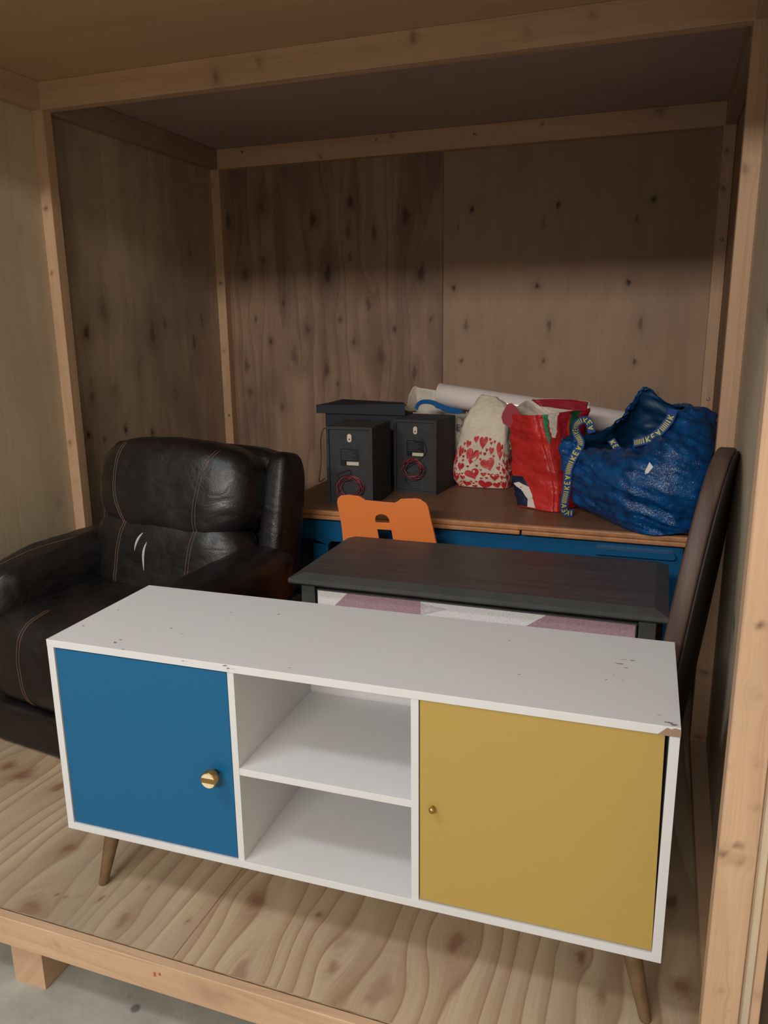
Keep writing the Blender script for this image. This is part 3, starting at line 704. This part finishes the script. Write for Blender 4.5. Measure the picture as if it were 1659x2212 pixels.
speaker('speaker', (a.x, a.y, DZ), math.atan2(b.y - a.y, b.x - a.x), w1, .205, h1_, 'dark grey speaker nearest the orange chair, back panel with looped red wire', (w1 * .52, .062, .038),
        [(w1 * .53, .088), (w1 * .52, .12), (w1 * .44, .118), (w1 * .22, .103), (w1 * .36, .088), (w1 * .50, .085)])
a = P(851, 1062, Z=DZ); b = P(942, 1070, Z=DZ)
w2 = (b - a).xy.length; h2_ = P(851, 905, Y=a.y).z - DZ
speaker('speaker', (a.x, a.y, DZ), math.atan2(b.y - a.y, b.x - a.x), w2, .19, h2_, 'dark grey speaker on the right with coiled wire on its back, beside the heart bag', (w2 * .48, .090, .035),
        [(w2 * .60, .205), (w2 * .74, .185), (w2 * .76, .155), (w2 * .62, .125), (w2 * .50, .11), (w2 * .26, .08), (w2 * .30, .04), (w2 * .45, .022), (w2 * .55, .018)])
s3 = empty('speaker', (0, 0, DZ), 0, 'dark blue-black speaker with flared lid, behind the other two', 'speaker')
YS = 1.70
x0 = P(704, 950, Y=YS).x; x1 = P(873, 950, Y=YS).x; zl = P(704, 892, Y=YS).z - DZ
box('cabinet', (x0, YS, 0), (x1, YS + .15, zl), M_SPKD, s3, .003)
tl = [P(687, 889, Y=YS - .01), P(688, 874, Y=YS - .005)]; tr = P(876, 893, Y=YS - .01)
bm = bmesh.new()
za = zl; zt = P(688, 874, Y=YS).z - DZ
zr = P(876, 876, Y=YS).z - DZ
xa, xb = P(686, 889, Y=YS).x, P(877, 890, Y=YS).x
kl, kr_ = P(740, 862, Y=YS + .12), P(876, 874, Y=YS + .12); xbk = P(872, 890, Y=YS + .16).x
lo = [(xa, YS - .012, za), (xb, YS - .012, za), (xbk, YS + .16, za), (xa + .02, YS + .16, za)]
mid = [(xa, YS - .012, zt), (xb, YS - .012, zr + .006), (xbk, YS + .16, zt), (xa + .02, YS + .16, zt)]
hi = [(xa + .03, YS + .03, zt + .004), (xb - .006, YS + .03, zt + .001), (kr_.x, kr_.y, kr_.z - DZ), (kl.x, kl.y, kl.z - DZ)]
vs = lo + mid + hi; fs = [(0, 3, 2, 1)]
for j in range(2):
    for i in range(4): fs.append((j * 4 + i, j * 4 + (i + 1) % 4, (j + 1) * 4 + (i + 1) % 4, (j + 1) * 4 + i))
fs.append((8, 9, 10, 11)); link('flared_lid', pydata('flared_lid', vs, fs), M_SPKD, s3)
cp = [P(x, y, Y=YS + dy) - Vector((0, 0, DZ)) for x, y, dy in ((705, 925, -.002), (698, 928, -.01), (693, 950, -.015), (694, 990, -.015), (692, 1015, -.03), (690, 1040, -.05))] + [P(702, 1033, Y=YS - .05) - Vector((0, 0, DZ))]
tube('wire_tail', cp, .0018, M_WIREB, s3, 6)

# ------------------------------------------------------------------ bags
class Loft:
    """bag skin through rings of control points; u runs round, v runs up"""
    def __init__(s, rings, wr=.004, ws=14, seed=0, vpow=1):
        s.r = [[Vector(p) for p in rg] for rg in rings]; s.n = len(rings[0]); s.wr, s.ws, s.seed = wr, ws, seed; s.an = Vector((1, 1, 1)); s.tilt = 0
        s.cen = sum((p for rg in s.r for p in rg), Vector()) / (s.n * len(s.r))
    def base(s, u, v):
        m = len(s.r); fv = max(0, min(m - 1, v * (m - 1))); j = min(m - 2, int(fv)); tv = fv - j
        fu = (u % 1) * s.n; i = int(fu) % s.n; tu = fu - int(fu)
        row = lambda jj: cr(*[s.r[jj][(i + k) % s.n] for k in (-1, 0, 1, 2)], tu)
        g = lambda jj: row(max(0, min(m - 1, jj)))
        return cr(g(j - 1), g(j), g(j + 1), g(j + 2), tv)
    def ev(s, u, v, off=0):
        p = s.base(u, v); du = s.base(u + .004, v) - s.base(u - .004, v); dv = s.base(u, min(1, v + .01)) - s.base(u, max(0, v - .01))
        nrm = du.cross(dv)
        if nrm.length < 1e-12: nrm = p - s.cen
        nrm.normalize()
        if nrm.dot(Vector((p.x - s.cen.x, p.y - s.cen.y, 0))) < 0: nrm = -nrm
        q = Vector((p.x * s.an.x, p.y * s.an.y, (p.z + s.tilt * p.x) * s.an.z)) * s.ws + Vector((s.seed, 0, 0)); amp = s.wr * min(1, v * 6 + .15)
        d = amp * (1.1 * noise.noise(q) + .9 * (.35 - abs(noise.noise(q * 1.9 + Vector((3, 1, 2))))) + .5 * noise.noise(q * 4.1))
        return p + nrm * (d + off)
    def mesh(s, name, mat, parent, nu=110, nv=54, thick=.0015, mat2=None):
        vs, fs = [], []
        for j in range(nv + 1):
            for i in range(nu): vs.append(s.ev(i / nu, j / nv))
        for j in range(nv):
            for i in range(nu): fs.append((j * nu + i, j * nu + (i + 1) % nu, (j + 1) * nu + (i + 1) % nu, (j + 1) * nu + i))
        c = sum((vs[i] for i in range(nu)), Vector()) / nu; vs.append(c); k = len(vs) - 1
        for i in range(nu): fs.append((k, (i + 1) % nu, i))
        me = pydata(name, vs, fs); bm = bmesh.new(); bm.from_mesh(me)
        # outward orientation
        f0 = bm.faces[:]; 
        bmesh.ops.recalc_face_normals(bm, faces=f0)
        ctr = s.cen; vol = sum(f.normal.dot(f.calc_center_median() - ctr) for f in bm.faces)
        if vol < 0: bmesh.ops.reverse_faces(bm, faces=bm.faces[:])
        bm.to_mesh(me); bm.free()
        o = link(name, me, mat, parent, smooth=True)
        m = o.modifiers.new('thickness', 'SOLIDIFY'); m.thickness = thick; m.offset = -1
        if mat2: me.materials.append(mat2); m.material_offset = 1
        return o
    def patch(s, name, poly, mat, parent, off=.001, n=3, sub=.02):
        """flat print: polygon in (u, v) laid on the skin"""
        bm = bmesh.new(); s.addpoly(bm, poly, sub); 
        for v in bm.verts: v.co = s.ev(v.co.x, v.co.y, off)
        return link(name, bm_mesh(name, bm), mat, parent, smooth=True)
    def addpoly(s, bm, poly, sub):
        vs = [bm.verts.new((u, v, 0)) for u, v in poly]
        f = bm.faces.new(vs); es = list(f.edges)
        if sub:
            r = bmesh.ops.triangulate(bm, faces=[f])
            for _ in range(5):
                long = [e for e in bm.edges if (e.verts[0].co - e.verts[1].co).length > sub]
                if not long: break
                bmesh.ops.subdivide_edges(bm, edges=long, cuts=1); bmesh.ops.triangulate(bm, faces=[f for f in bm.faces if len(f.verts) > 3])

def crinkle(name, rgb, rough, bs, bscale, spec=.5, rgb2=None, dist=.003):
    t = NT(name); ob = t.obj()
    n = t.noise(ob, bscale, 4, .55, .6); v = t.n('ShaderNodeTexVoronoi', feature='DISTANCE_TO_EDGE', i_Scale=bscale * 1.2)
    t.set(v, 'Vector', t.mix(.06, ob, t.n('ShaderNodeTexNoise', i_Scale=bscale * .6).outputs[1]))
    t.set(t.b, 'Base Color', t.ramp(t.noise(ob, bscale * .5, 4), (.3, lin(rgb2 or tuple(int(x * .88) for x in rgb))), (.65, lin(rgb))))
    t.set(t.b, 'Roughness', rough); t.set(t.b, 'Specular IOR Level', spec)
    t.bump(t.math('ADD', n, t.math('MULTIPLY', v.outputs[0], -1.2)), bs, dist); return t.m
M_BBAG = crinkle('blue_woven_plastic', (12, 84, 146), .26, .7, 60, .65, (6, 50, 98), .0022)
M_BBAGD = plain('blue_bag_lining', (10, 58, 96), .5, bumpy=.4, bscale=60)
M_RBAG = crinkle('red_bag_plastic', (206, 50, 46), .42, .6, 26, .4)
M_WBAG = crinkle('white_bag_plastic', (226, 216, 202), .4, .5, 26, .4, (196, 188, 176))
M_CBAG = crinkle('cream_woven_bag', (224, 212, 192), .5, .4, 18, .35, (206, 194, 174))
M_HEART = plain('red_heart_print', (196, 36, 42), .5)
M_NAVY = plain('navy_print', (26, 34, 62), .5); M_GREEN = plain('green_print', (48, 150, 106), .5)
M_CRIM = plain('crimson_print', (150, 22, 40), .5); M_WPR = plain('white_print', (230, 222, 210), .5)
M_DGREEN = plain('dark_green_print', (22, 72, 48), .5); M_ROSE = plain('pink_print', (206, 130, 124), .5)
M_STRAP = plain('blue_webbing', (24, 70, 140), .7, bumpy=.3, bscale=500)
M_YPR = plain('yellow_print', (214, 200, 70), .6)
M_BHAND = plain('blue_plastic_handle', (22, 92, 150), .4)
M_TAGW = plain('white_fabric_tag', (232, 226, 222), .7)
M_DARKIN = plain('dark_bag_fill', (30, 28, 34), .9, bumpy=.6, bscale=40)

# --- heart bag (cinched cream bag with a printed pile of hearts)
hb = empty('heart_bag', (0, 0, 0), 0, 'cream bag printed with red hearts standing between the grey speaker and the red bag', 'bag')
def ringpx(l, r, yF, yB, yS=None, zl=None):
    """8-point ring seen between two photograph pixels"""
    pl, pr = P(*l, Y=(yF + yB) / 2), P(*r, Y=(yF + yB) / 2); c = (pl + pr) / 2; hw = (pr.x - pl.x) / 2
    out = []
    for i in range(12):
        a = 2 * PI * i / 12 - PI / 2; ca, sa = math.cos(a), math.sin(a)
        e = .5; x = math.copysign(abs(ca) ** e, ca); y = math.copysign(abs(sa) ** e, sa)
        z = pl.z + (pr.z - pl.z) * (x + 1) / 2
        out.append((c.x + hw * x, (yF + yB) / 2 + (yB - yF) / 2 * y, z))
    return out
def flat(r, z): return [(x, y, z) for x, y, _ in r]
r0 = flat(ringpx((992, 1052), (1104, 1056), 1.735, 1.86), DZ + .003)
r1 = ringpx((983, 1020), (1108, 1020), 1.725, 1.87); r2 = ringpx((985, 985), (1102, 985), 1.73, 1.86)
r3 = ringpx((997, 935), (1102, 932), 1.745, 1.85); r4 = ringpx((1008, 900), (1103, 902), 1.765, 1.84); r5 = ringpx((1026, 872), (1096, 878), 1.78, 1.825); r6 = ringpx((1040, 852), (1072, 858), 1.795, 1.808)
HB = Loft([r0, r1, r2, r3, r4, r5, r6], .005, 20, 2)
HB.mesh('bag_skin', M_CBAG, hb, 96, 64)
rd = random.Random(11); hearts = []
def heart(cu, cv, s, rot):
    out = []
    for i in range(18):
        a = 2 * PI * i / 18; x = 16 * math.sin(a) ** 3; y = 13 * math.cos(a) - 5 * math.cos(2 * a) - 2 * math.cos(3 * a) - math.cos(4 * a)
        x, y = x / 17, y / 17 + .1; xr, yr = x * math.cos(rot) - y * math.sin(rot), x * math.sin(rot) + y * math.cos(rot)
        out.append((cu + xr * s * 1.35, cv + yr * s * 3.3))
    return out
placed = []
def put(cu, cv, s):
    # u=0 front middle; u is about 0.27 m per 0.5
    for (a, b, c_) in placed:
        if math.hypot((cu - a) / 1.35, (cv - b) / 3.3) < (s + c_) * .97: return False
    placed.append((cu, cv, s)); return True
for s, n_ in ((.022, 120), (.015, 1200), (.009, 5000), (.0045, 14000)):
    for _ in range(n_):
        cu = rd.uniform(-.30, .30); top_v = .50 - abs(cu - .0) * .8 - s * 2.0
        cv = rd.uniform(.02, .60)
        if cv > top_v: continue
        put(cu, cv, s)
bm = bmesh.new()
for (cu, cv, s) in placed:
    pl = heart(cu, cv, s, rd.uniform(-.35, .35)); pl = [(u, max(.004, v)) for u, v in pl]
    c_ = bm.verts.new(HB.ev(cu, max(.01, cv), .0011)); vs = [bm.verts.new(HB.ev(u, v, .0011)) for u, v in pl]
    for i in range(len(vs)):
        bm.faces.new((c_, vs[i], vs[(i + 1) % len(vs)]))
o = link('heart_print', bm_mesh('heart_print', bm), M_HEART, hb)

# --- red bag
rb = empty('red_shopping_bag', (0, 0, 0), 0, 'open red patterned shopping bag standing in front of the blue bag', 'bag')
def ringc(cs, sub=3, rnd=.12):
    """rounded ring through 4 corners (order: left, front, right, back)"""
    cs = [Vector(c) for c in cs]; out = []
    for i in range(4):
        a, b = cs[i], cs[(i + 1) % 4]
        for k in (0, .12, .5, .88):
            p = a.lerp(b, k)
            if k == 0: p = a * (1 - rnd) + (cs[i - 1] + b) / 2 * rnd
            out.append(tuple(p))
    return out
zz = DZ + .003
R0 = ringc([P(1112, 1092, Z=zz), P(1200, 1108, Z=zz), P(1257, 1092, Z=zz), Vector((1.60, 1.66, zz))])
R1 = ringc([P(1098, 1030, Y=1.51), P(1200, 1050, Y=1.425), P(1258, 1040, Y=1.54), Vector((1.60, 1.66, .70))])
R2 = ringc([P(1096, 970, Y=1.53), P(1185, 990, Y=1.43), P(1262, 980, Y=1.56), Vector((1.61, 1.68, .78))])
R3 = ringc([P(1094, 920, Y=1.53), P(1165, 925, Y=1.44), P(1272, 930, Y=1.58), P(1190, 900, Y=1.69)])
R4 = [(tuple(v)) for v in ringc([P(1092, 893, Y=1.53), P(1160, 898, Y=1.45), P(1288, 880, Y=1.60), P(1140, 864, Y=1.70)])]
R4 = [list(p) for p in R4]
for i in (9, 10): R4[i][2] += .016
R4[11][2] += .006; R4[8][2] += .006
RB = Loft([R0, R1, R2, R3, R4], .006, 17, 6)
RB.an = Vector((.7, .7, 1.7)); RB.tilt = .15; RB.mesh('bag_skin', M_RBAG, rb, 120, 60, mat2=M_WBAG)
# printed shapes: navy bird with white bib low on the left, green leaves, stripes on the gusset and inside trim
PT = RB.patch
PT('navy_print', [(.985, .01), (.985, .25), (1.03, .33), (1.06, .27), (1.10, .28), (1.115, .20), (1.105, .02)], M_NAVY, rb)
PT('white_print', [(1.062, .205), (1.085, .225), (1.115, .20), (1.125, .13), (1.13, .02), (1.10, .02), (1.105, .10), (1.09, .17)], M_WPR, rb, .0018)
PT('green_print', [(.975, .80), (1.015, .76), (1.05, .50), (1.005, .53), (.985, .66)], M_GREEN, rb, .0045)
PT('white_print', [(.945, .80), (.975, .82), (.985, .66), (.995, .50), (.965, .50)], M_WPR, rb, .004)
for i, (u0, u1, mm) in enumerate(((.30, .325, M_GREEN), (.325, .355, M_WPR), (.355, .385, M_CRIM), (.385, .41, M_DGREEN), (.41, .445, M_CRIM), (.445, .47, M_DGREEN), (.47, .49, M_WPR))):
    PT('stripe_print', [(u0, .99), (u1, .99), (u1 - .004, .66 + .06 * (i % 2)), ((u0 + u1) / 2, .60 + .06 * (i % 2)), (u0 + .004, .66)], mm, rb)
PT('pink_print', [(.49, .99), (.505, .99), (.50, .50), (.49, .55)], M_ROSE, rb)
def inner(name, poly, mat): return RB.patch(name, poly, mat, rb, -.0035)
inner('trim_print', [(.56, .995), (.74, .995), (.74, .88), (.56, .88)], M_CRIM)
inner('trim_print', [(.505, .995), (.56, .995), (.56, .88), (.505, .88)], M_NAVY)
# folded handle at the left corner
hp_ = [P(x, y, Y=yy) for x, y, yy in ((1088, 925, 1.50), (1084, 900, 1.50), (1093, 878, 1.505), (1104, 872, 1.51), (1113, 884, 1.515), (1122, 900, 1.52), (1150, 912, 1.52))]
def ribbon(name, pts, width, nrm, mat, parent, thick=.0012, sub=8):
    C = catmull([Vector(p) for p in pts], sub); n = len(C); N0 = [Vector(q) for q in nrm] if isinstance(nrm, list) else [Vector(nrm)] * len(pts)
    NN = catmull(N0, sub); ws = width if isinstance(width, list) else [width] * len(pts)
    WW = catmull([Vector((q, 0, 0)) for q in ws], sub)
    vs, fr = [], []
    for i, c in enumerate(C):
        tg = (C[min(n - 1, i + 1)] - C[max(0, i - 1)]).normalized(); nn = NN[i].normalized(); sd = tg.cross(nn).normalized(); nn = sd.cross(tg).normalized()
        fr.append((c, tg, sd, nn)); h = WW[i].x / 2
        vs += [c + sd * h + nn * thick / 2, c - sd * h + nn * thick / 2, c - sd * h - nn * thick / 2, c + sd * h - nn * thick / 2]
    fs = []
    for i in range(n - 1):
        for k in range(4): fs.append((i * 4 + k, i * 4 + (k + 1) % 4, (i + 1) * 4 + (k + 1) % 4, (i + 1) * 4 + k))
    fs += [(0, 1, 2, 3), tuple((n - 1) * 4 + k for k in (3, 2, 1, 0))]
    me = pydata(name, vs, fs); bm = bmesh.new(); bm.from_mesh(me); bmesh.ops.recalc_face_normals(bm, faces=bm.faces); bm.to_mesh(me); bm.free()
    o = link(name, me, mat, parent); return o, fr
fl_ = [P(x, y, Y=1.515) for x, y in ((1087, 915), (1083, 902), (1085, 893), (1092, 880), (1098, 872), (1105, 871), (1112, 876), (1124, 893), (1136, 903), (1152, 912), (1140, 922), (1105, 926))]
fo = link('bag_handle', pydata('bag_handle', fl_ + [p + Vector((0, .003, 0)) for p in fl_], [tuple(range(12)), tuple(range(23, 11, -1))] + [(i, (i + 1) % 12, 12 + (i + 1) % 12, 12 + i) for i in range(12)]), M_CRIM, rb)

# --- blue bag
bb = empty('blue_bag', (0, 0, 0), 0, 'large crinkly blue carrier bag with printed straps sagging over the desk edge', 'bag')
Q = lambda x, y, Y: tuple(P(x, y, Y=Y))
B0 = [Q(1250, 1096, 1.47), Q(1272, 1104, 1.42), Q(1322, 1129, 1.33), Q(1372, 1150, 1.245), Q(1420, 1158, 1.225), Q(1470, 1152, 1.225), (2.055, 1.28, .602), (2.075, 1.45, .603), (2.07, 1.60, .603), (1.95, 1.68, .603), (1.86, 1.66, .603), (1.78, 1.58, .604)]
B1 = [Q(1240, 1070, 1.43), Q(1250, 1078, 1.37), Q(1300, 1095, 1.31), Q(1350, 1110, 1.235), Q(1400, 1118, 1.205), Q(1460, 1118, 1.20), (2.065, 1.25, .655), (2.09, 1.42, .66), (2.085, 1.62, .66), (1.96, 1.71, .66), (1.86, 1.70, .66), (1.77, 1.58, .65)]
B2 = [Q(1224, 1020, 1.41), Q(1238, 1030, 1.35), Q(1285, 1040, 1.28), Q(1345, 1050, 1.205), Q(1405, 1052, 1.18), Q(1470, 1045, 1.18), Q(1535, 1035, 1.23), (2.095, 1.42, .74), (2.09, 1.64, .74), (1.97, 1.73, .74), (1.86, 1.72, .73), (1.76, 1.58, .72)]
B3 = [Q(1214, 985, 1.40), Q(1232, 990, 1.36), Q(1282, 998, 1.30), Q(1340, 1003, 1.24), Q(1405, 985, 1.22), Q(1470, 965, 1.22), Q(1542, 960, 1.29), (2.10, 1.44, .81), (2.08, 1.62, .82), (1.95, 1.70, .82), (1.85, 1.70, .80), (1.76, 1.56, .76)]
B4 = [Q(1214, 955, 1.41), Q(1238, 953, 1.38), Q(1268, 972, 1.38), Q(1335, 980, 1.32), Q(1392, 958, 1.30), Q(1440, 925, 1.30), Q(1500, 893, 1.36), Q(1547, 905, 1.44), Q(1500, 882, 1.58), Q(1440, 880, 1.66), Q(1385, 850, 1.66), Q(1325, 925, 1.56)]
B5 = [Q(1218, 950, 1.42), Q(1242, 948, 1.40), Q(1272, 968, 1.40), Q(1335, 975, 1.345), Q(1390, 955, 1.33), Q(1438, 915, 1.33), Q(1478, 882, 1.38), Q(1530, 890, 1.46), Q(1478, 880, 1.56), Q(1440, 868, 1.64), Q(1392, 840, 1.65), Q(1345, 915, 1.60)]
BB = Loft([B0, B1, B2, B3, B4, B5], .013, 13, 4)
BB.an = Vector((.45, .45, 2.0)); BB.tilt = .35; BB.mesh('bag_skin', M_BBAG, bb, 170, 80, mat2=M_BBAGD)
# dark rounded mass filling the bag's opening
cushion('opening_fill', (1.83, 1.50, .73), (.145, .10, .075), 2.2, 14, 0, .008, 14, parent=bb, mat=M_DARKIN)
# straps with printed letters and bars
GL = {'I': [((.5, 0), (.5, 1))], 'K': [((.15, 0), (.15, 1)), ((.15, .45), (.85, 1)), ((.3, .55), (.9, 0))], 'E': [((.15, 0), (.15, 1)), ((.15, 1), (.85, 1)), ((.15, .5), (.7, .5)), ((.15, 0), (.85, 0))],
      'A': [((.05, 0), (.5, 1)), ((.5, 1), (.95, 0)), ((.25, .35), (.75, .35))], '|': [((.5, 0), (.5, 1))]}
def strap(pts, nrm, width=.024, seq='IKEA|||||||', start=.004, flip=1):
    o, fr = ribbon('strap', pts, width, nrm, M_STRAP, bb, .0014, 12)
    L = [0]
    for i in range(1, len(fr)): L.append(L[-1] + (fr[i][0] - fr[i - 1][0]).length)
    def at(s):
        s = max(0, min(L[-1] - 1e-6, s)); i = max(k for k in range(len(L)) if L[k] <= s); i = min(i, len(fr) - 2); f = (s - L[i]) / max(1e-9, L[i + 1] - L[i])
        return [fr[i][k].lerp(fr[i + 1][k], f) for k in range(4)]
    bm = bmesh.new(); s = start; hgt = width * .62; k = 0
    while s < L[-1] - .02:
        chh = seq[k % len(seq)]; k += 1; cw = .0035 if chh == '|' else (.006 if chh == 'I' else .013); lw = .0016 if chh != '|' else .0013
        for (a, b) in GL[chh]:
            a2, b2 = Vector((a[0] * cw, (a[1] - .5) * hgt)), Vector((b[0] * cw, (b[1] - .5) * hgt)); d = (b2 - a2).normalized(); pn = Vector((-d.y, d.x)) * lw
            vs = []
            for c in (a2 - pn, b2 - pn, b2 + pn, a2 + pn):
                p, tg, sd, nn = at(s + c.x); vs.append(bm.verts.new(p + sd * c.y * flip + nn * .0013))
            bm.faces.new(vs)
        s += cw + (.0018 if chh == '|' else .004)
    link('strap_print', bm_mesh('strap_print', bm), M_YPR, o)
cn = (0.2, -1, .25)
strap([Q(1238, 1108, 1.385), Q(1222, 1106, 1.37), Q(1218, 1090, 1.355), Q(1224, 1055, 1.34), Q(1228, 1015, 1.33), Q(1240, 985, 1.33), Q(1254, 958, 1.35), Q(1244, 935, 1.385), Q(1245, 918, 1.44), Q(1258, 908, 1.46), Q(1272, 912, 1.47), Q(1278, 935, 1.47)], (.1, -1, .15))
strap([Q(1320, 950, 1.36), Q(1328, 962, 1.35), Q(1338, 976, 1.325)], (.2, -1, .2), .022, 'KE')
strap([Q(1368, 957, 1.30), Q(1390, 952, 1.285), Q(1412, 943, 1.28), Q(1432, 925, 1.28), Q(1447, 905, 1.285), Q(1454, 884, 1.30)], (.0, -1, .35), .024, '|||||IKEA')
# small tag and pale blue spot
PTB = BB.patch
tg = [Q(1403, 998, 1.19), Q(1411, 1009, 1.187), Q(1394, 1029, 1.186), Q(1393, 1018, 1.186)]
me = pydata('fabric_tag', [Vector(p) for p in tg] + [Vector(p) + Vector((0, .001, 0)) for p in tg], [(0, 1, 2, 3), (7, 6, 5, 4), (0, 4, 5, 1), (1, 5, 6, 2), (2, 6, 7, 3), (3, 7, 4, 0)])
link('fabric_tag', me, M_TAGW, bb)
M_SPOT = plain('bright_blue_spot', (20, 128, 190), .4)
bv_ = BVHTree.FromPolygons([v.co for v in bpy.data.objects['blue_bag'].children[0].data.vertices], [tuple(p.vertices) for p in bpy.data.objects['blue_bag'].children[0].data.polygons])
pts = []
for i in range(14):
    a_ = 2 * PI * i / 14; r_ = 1 + .25 * math.sin(3 * a_)
    q_ = P(1281 + 12 * r_ * math.cos(a_), 1018 + 9 * r_ * math.sin(a_), Y=1.0); h_ = bv_.ray_cast(q_, (q_ - Vector((CX, CY, CZ))).normalized())
    if h_[0]: pts.append(h_[0] + Vector((0, -.0025, .0005)))
if len(pts) > 5: link('worn_spot', pydata('worn_spot', pts, [tuple(range(len(pts)))]), M_SPOT, bb)

# --- white plastic carrier behind the speakers, with blue handles
pb = empty('white_plastic_bag', (0, 0, 0), 0, 'white plastic carrier bag with blue handles and blue letters, behind the right speaker', 'bag')
q0 = flat(ringpx((925, 1040), (1000, 1042), 1.80, 2.0), DZ + .003)
q1 = ringpx((915, 1000), (1008, 1000), 1.785, 2.01); q2 = ringpx((895, 950), (1012, 950), 1.785, 2.01); q3 = ringpx((885, 905), (1012, 912), 1.80, 2.0); q4 = ringpx((878, 880), (1005, 902), 1.81, 1.985)
q4 = [(x, y, z + (.075 if y > 1.9 else 0)) for x, y, z in q4]
PB = Loft([q0, q1, q2, q3, q4], .006, 16, 9); PB.mesh('bag_skin', M_WBAG, pb, 90, 50)
hl = [P(x, y, Y=1.80) for x, y in ((899, 884), (903, 874), (914, 868), (932, 869), (948, 876), (966, 884), (984, 888), (998, 889))]
ribbon('bag_handle', hl, [.012, .016, .018, .018, .020, .024, .024, .018], (0, -1, .8), M_BHAND, pb, .003)
ribbon('bag_handle', [p + Vector((.03, .18, -.012)) for p in hl], [.012, .016, .018, .018, .020, .024, .024, .018], (0, -1, .8), M_BHAND, pb, .003)
def textmesh(name, s, size, mat, mw, parent):
    cu = bpy.data.curves.new(name, 'FONT'); cu.body = s; cu.size = size; cu.extrude = .0003
    to = bpy.data.objects.new(name, cu); COL.objects.link(to); bpy.context.view_layer.update()
    me = bpy.data.meshes.new_from_object(to.evaluated_get(bpy.context.evaluated_depsgraph_get())); bpy.data.objects.remove(to)
    me.transform(mw); me.materials.clear(); return link(name, me, mat, parent)
p = P(984, 930, Y=1.779)
textmesh('printed_letters', 'EV', .036, M_NAVY, Matrix.Translation(p) @ Matrix.Rotation(.1, 4, 'Y') @ Matrix.Rotation(PI / 2, 4, 'X'), pb)
PB.patch('blue_print', [(.03, .06), (.14, .06), (.15, .26), (.05, .22)], M_BHAND, pb, .002)

# --- wrapped roll lying across the bags
M_ROLL = plain('glossy_white_wrap', (236, 226, 222), .12, bumpy=.02, bscale=8, Coat_Weight=.4)
M_CARD = plain('cardboard_core', (164, 128, 96), .8)
rl = empty('wrapped_roll', (0, 0, 0), 0, 'long white plastic wrapped roll lying across the bags by the back wall', 'roll')
pa, pe = P(946, 851, Y=1.90), P(1400, 922, Y=1.90)
ax = (pe - pa); Lr = ax.length; rr_ = .044
ro = lathe('roll_sleeve', [(rr_ - .004, .0), (rr_, .002), (rr_, Lr * .3), (rr_ + .0008, Lr * .5), (rr_, Lr - .002), (rr_ - .004, Lr)], M_ROLL, rl, 48)
rc = lathe('core', [(.012, -.001), (.014, -.0015), (.014, Lr + .001), (.012, Lr + .0015)], M_CARD, rl, 20)
for o in (ro, rc): o.location = pa; o.rotation_euler = ax.to_track_quat('Z', 'Y').to_euler()
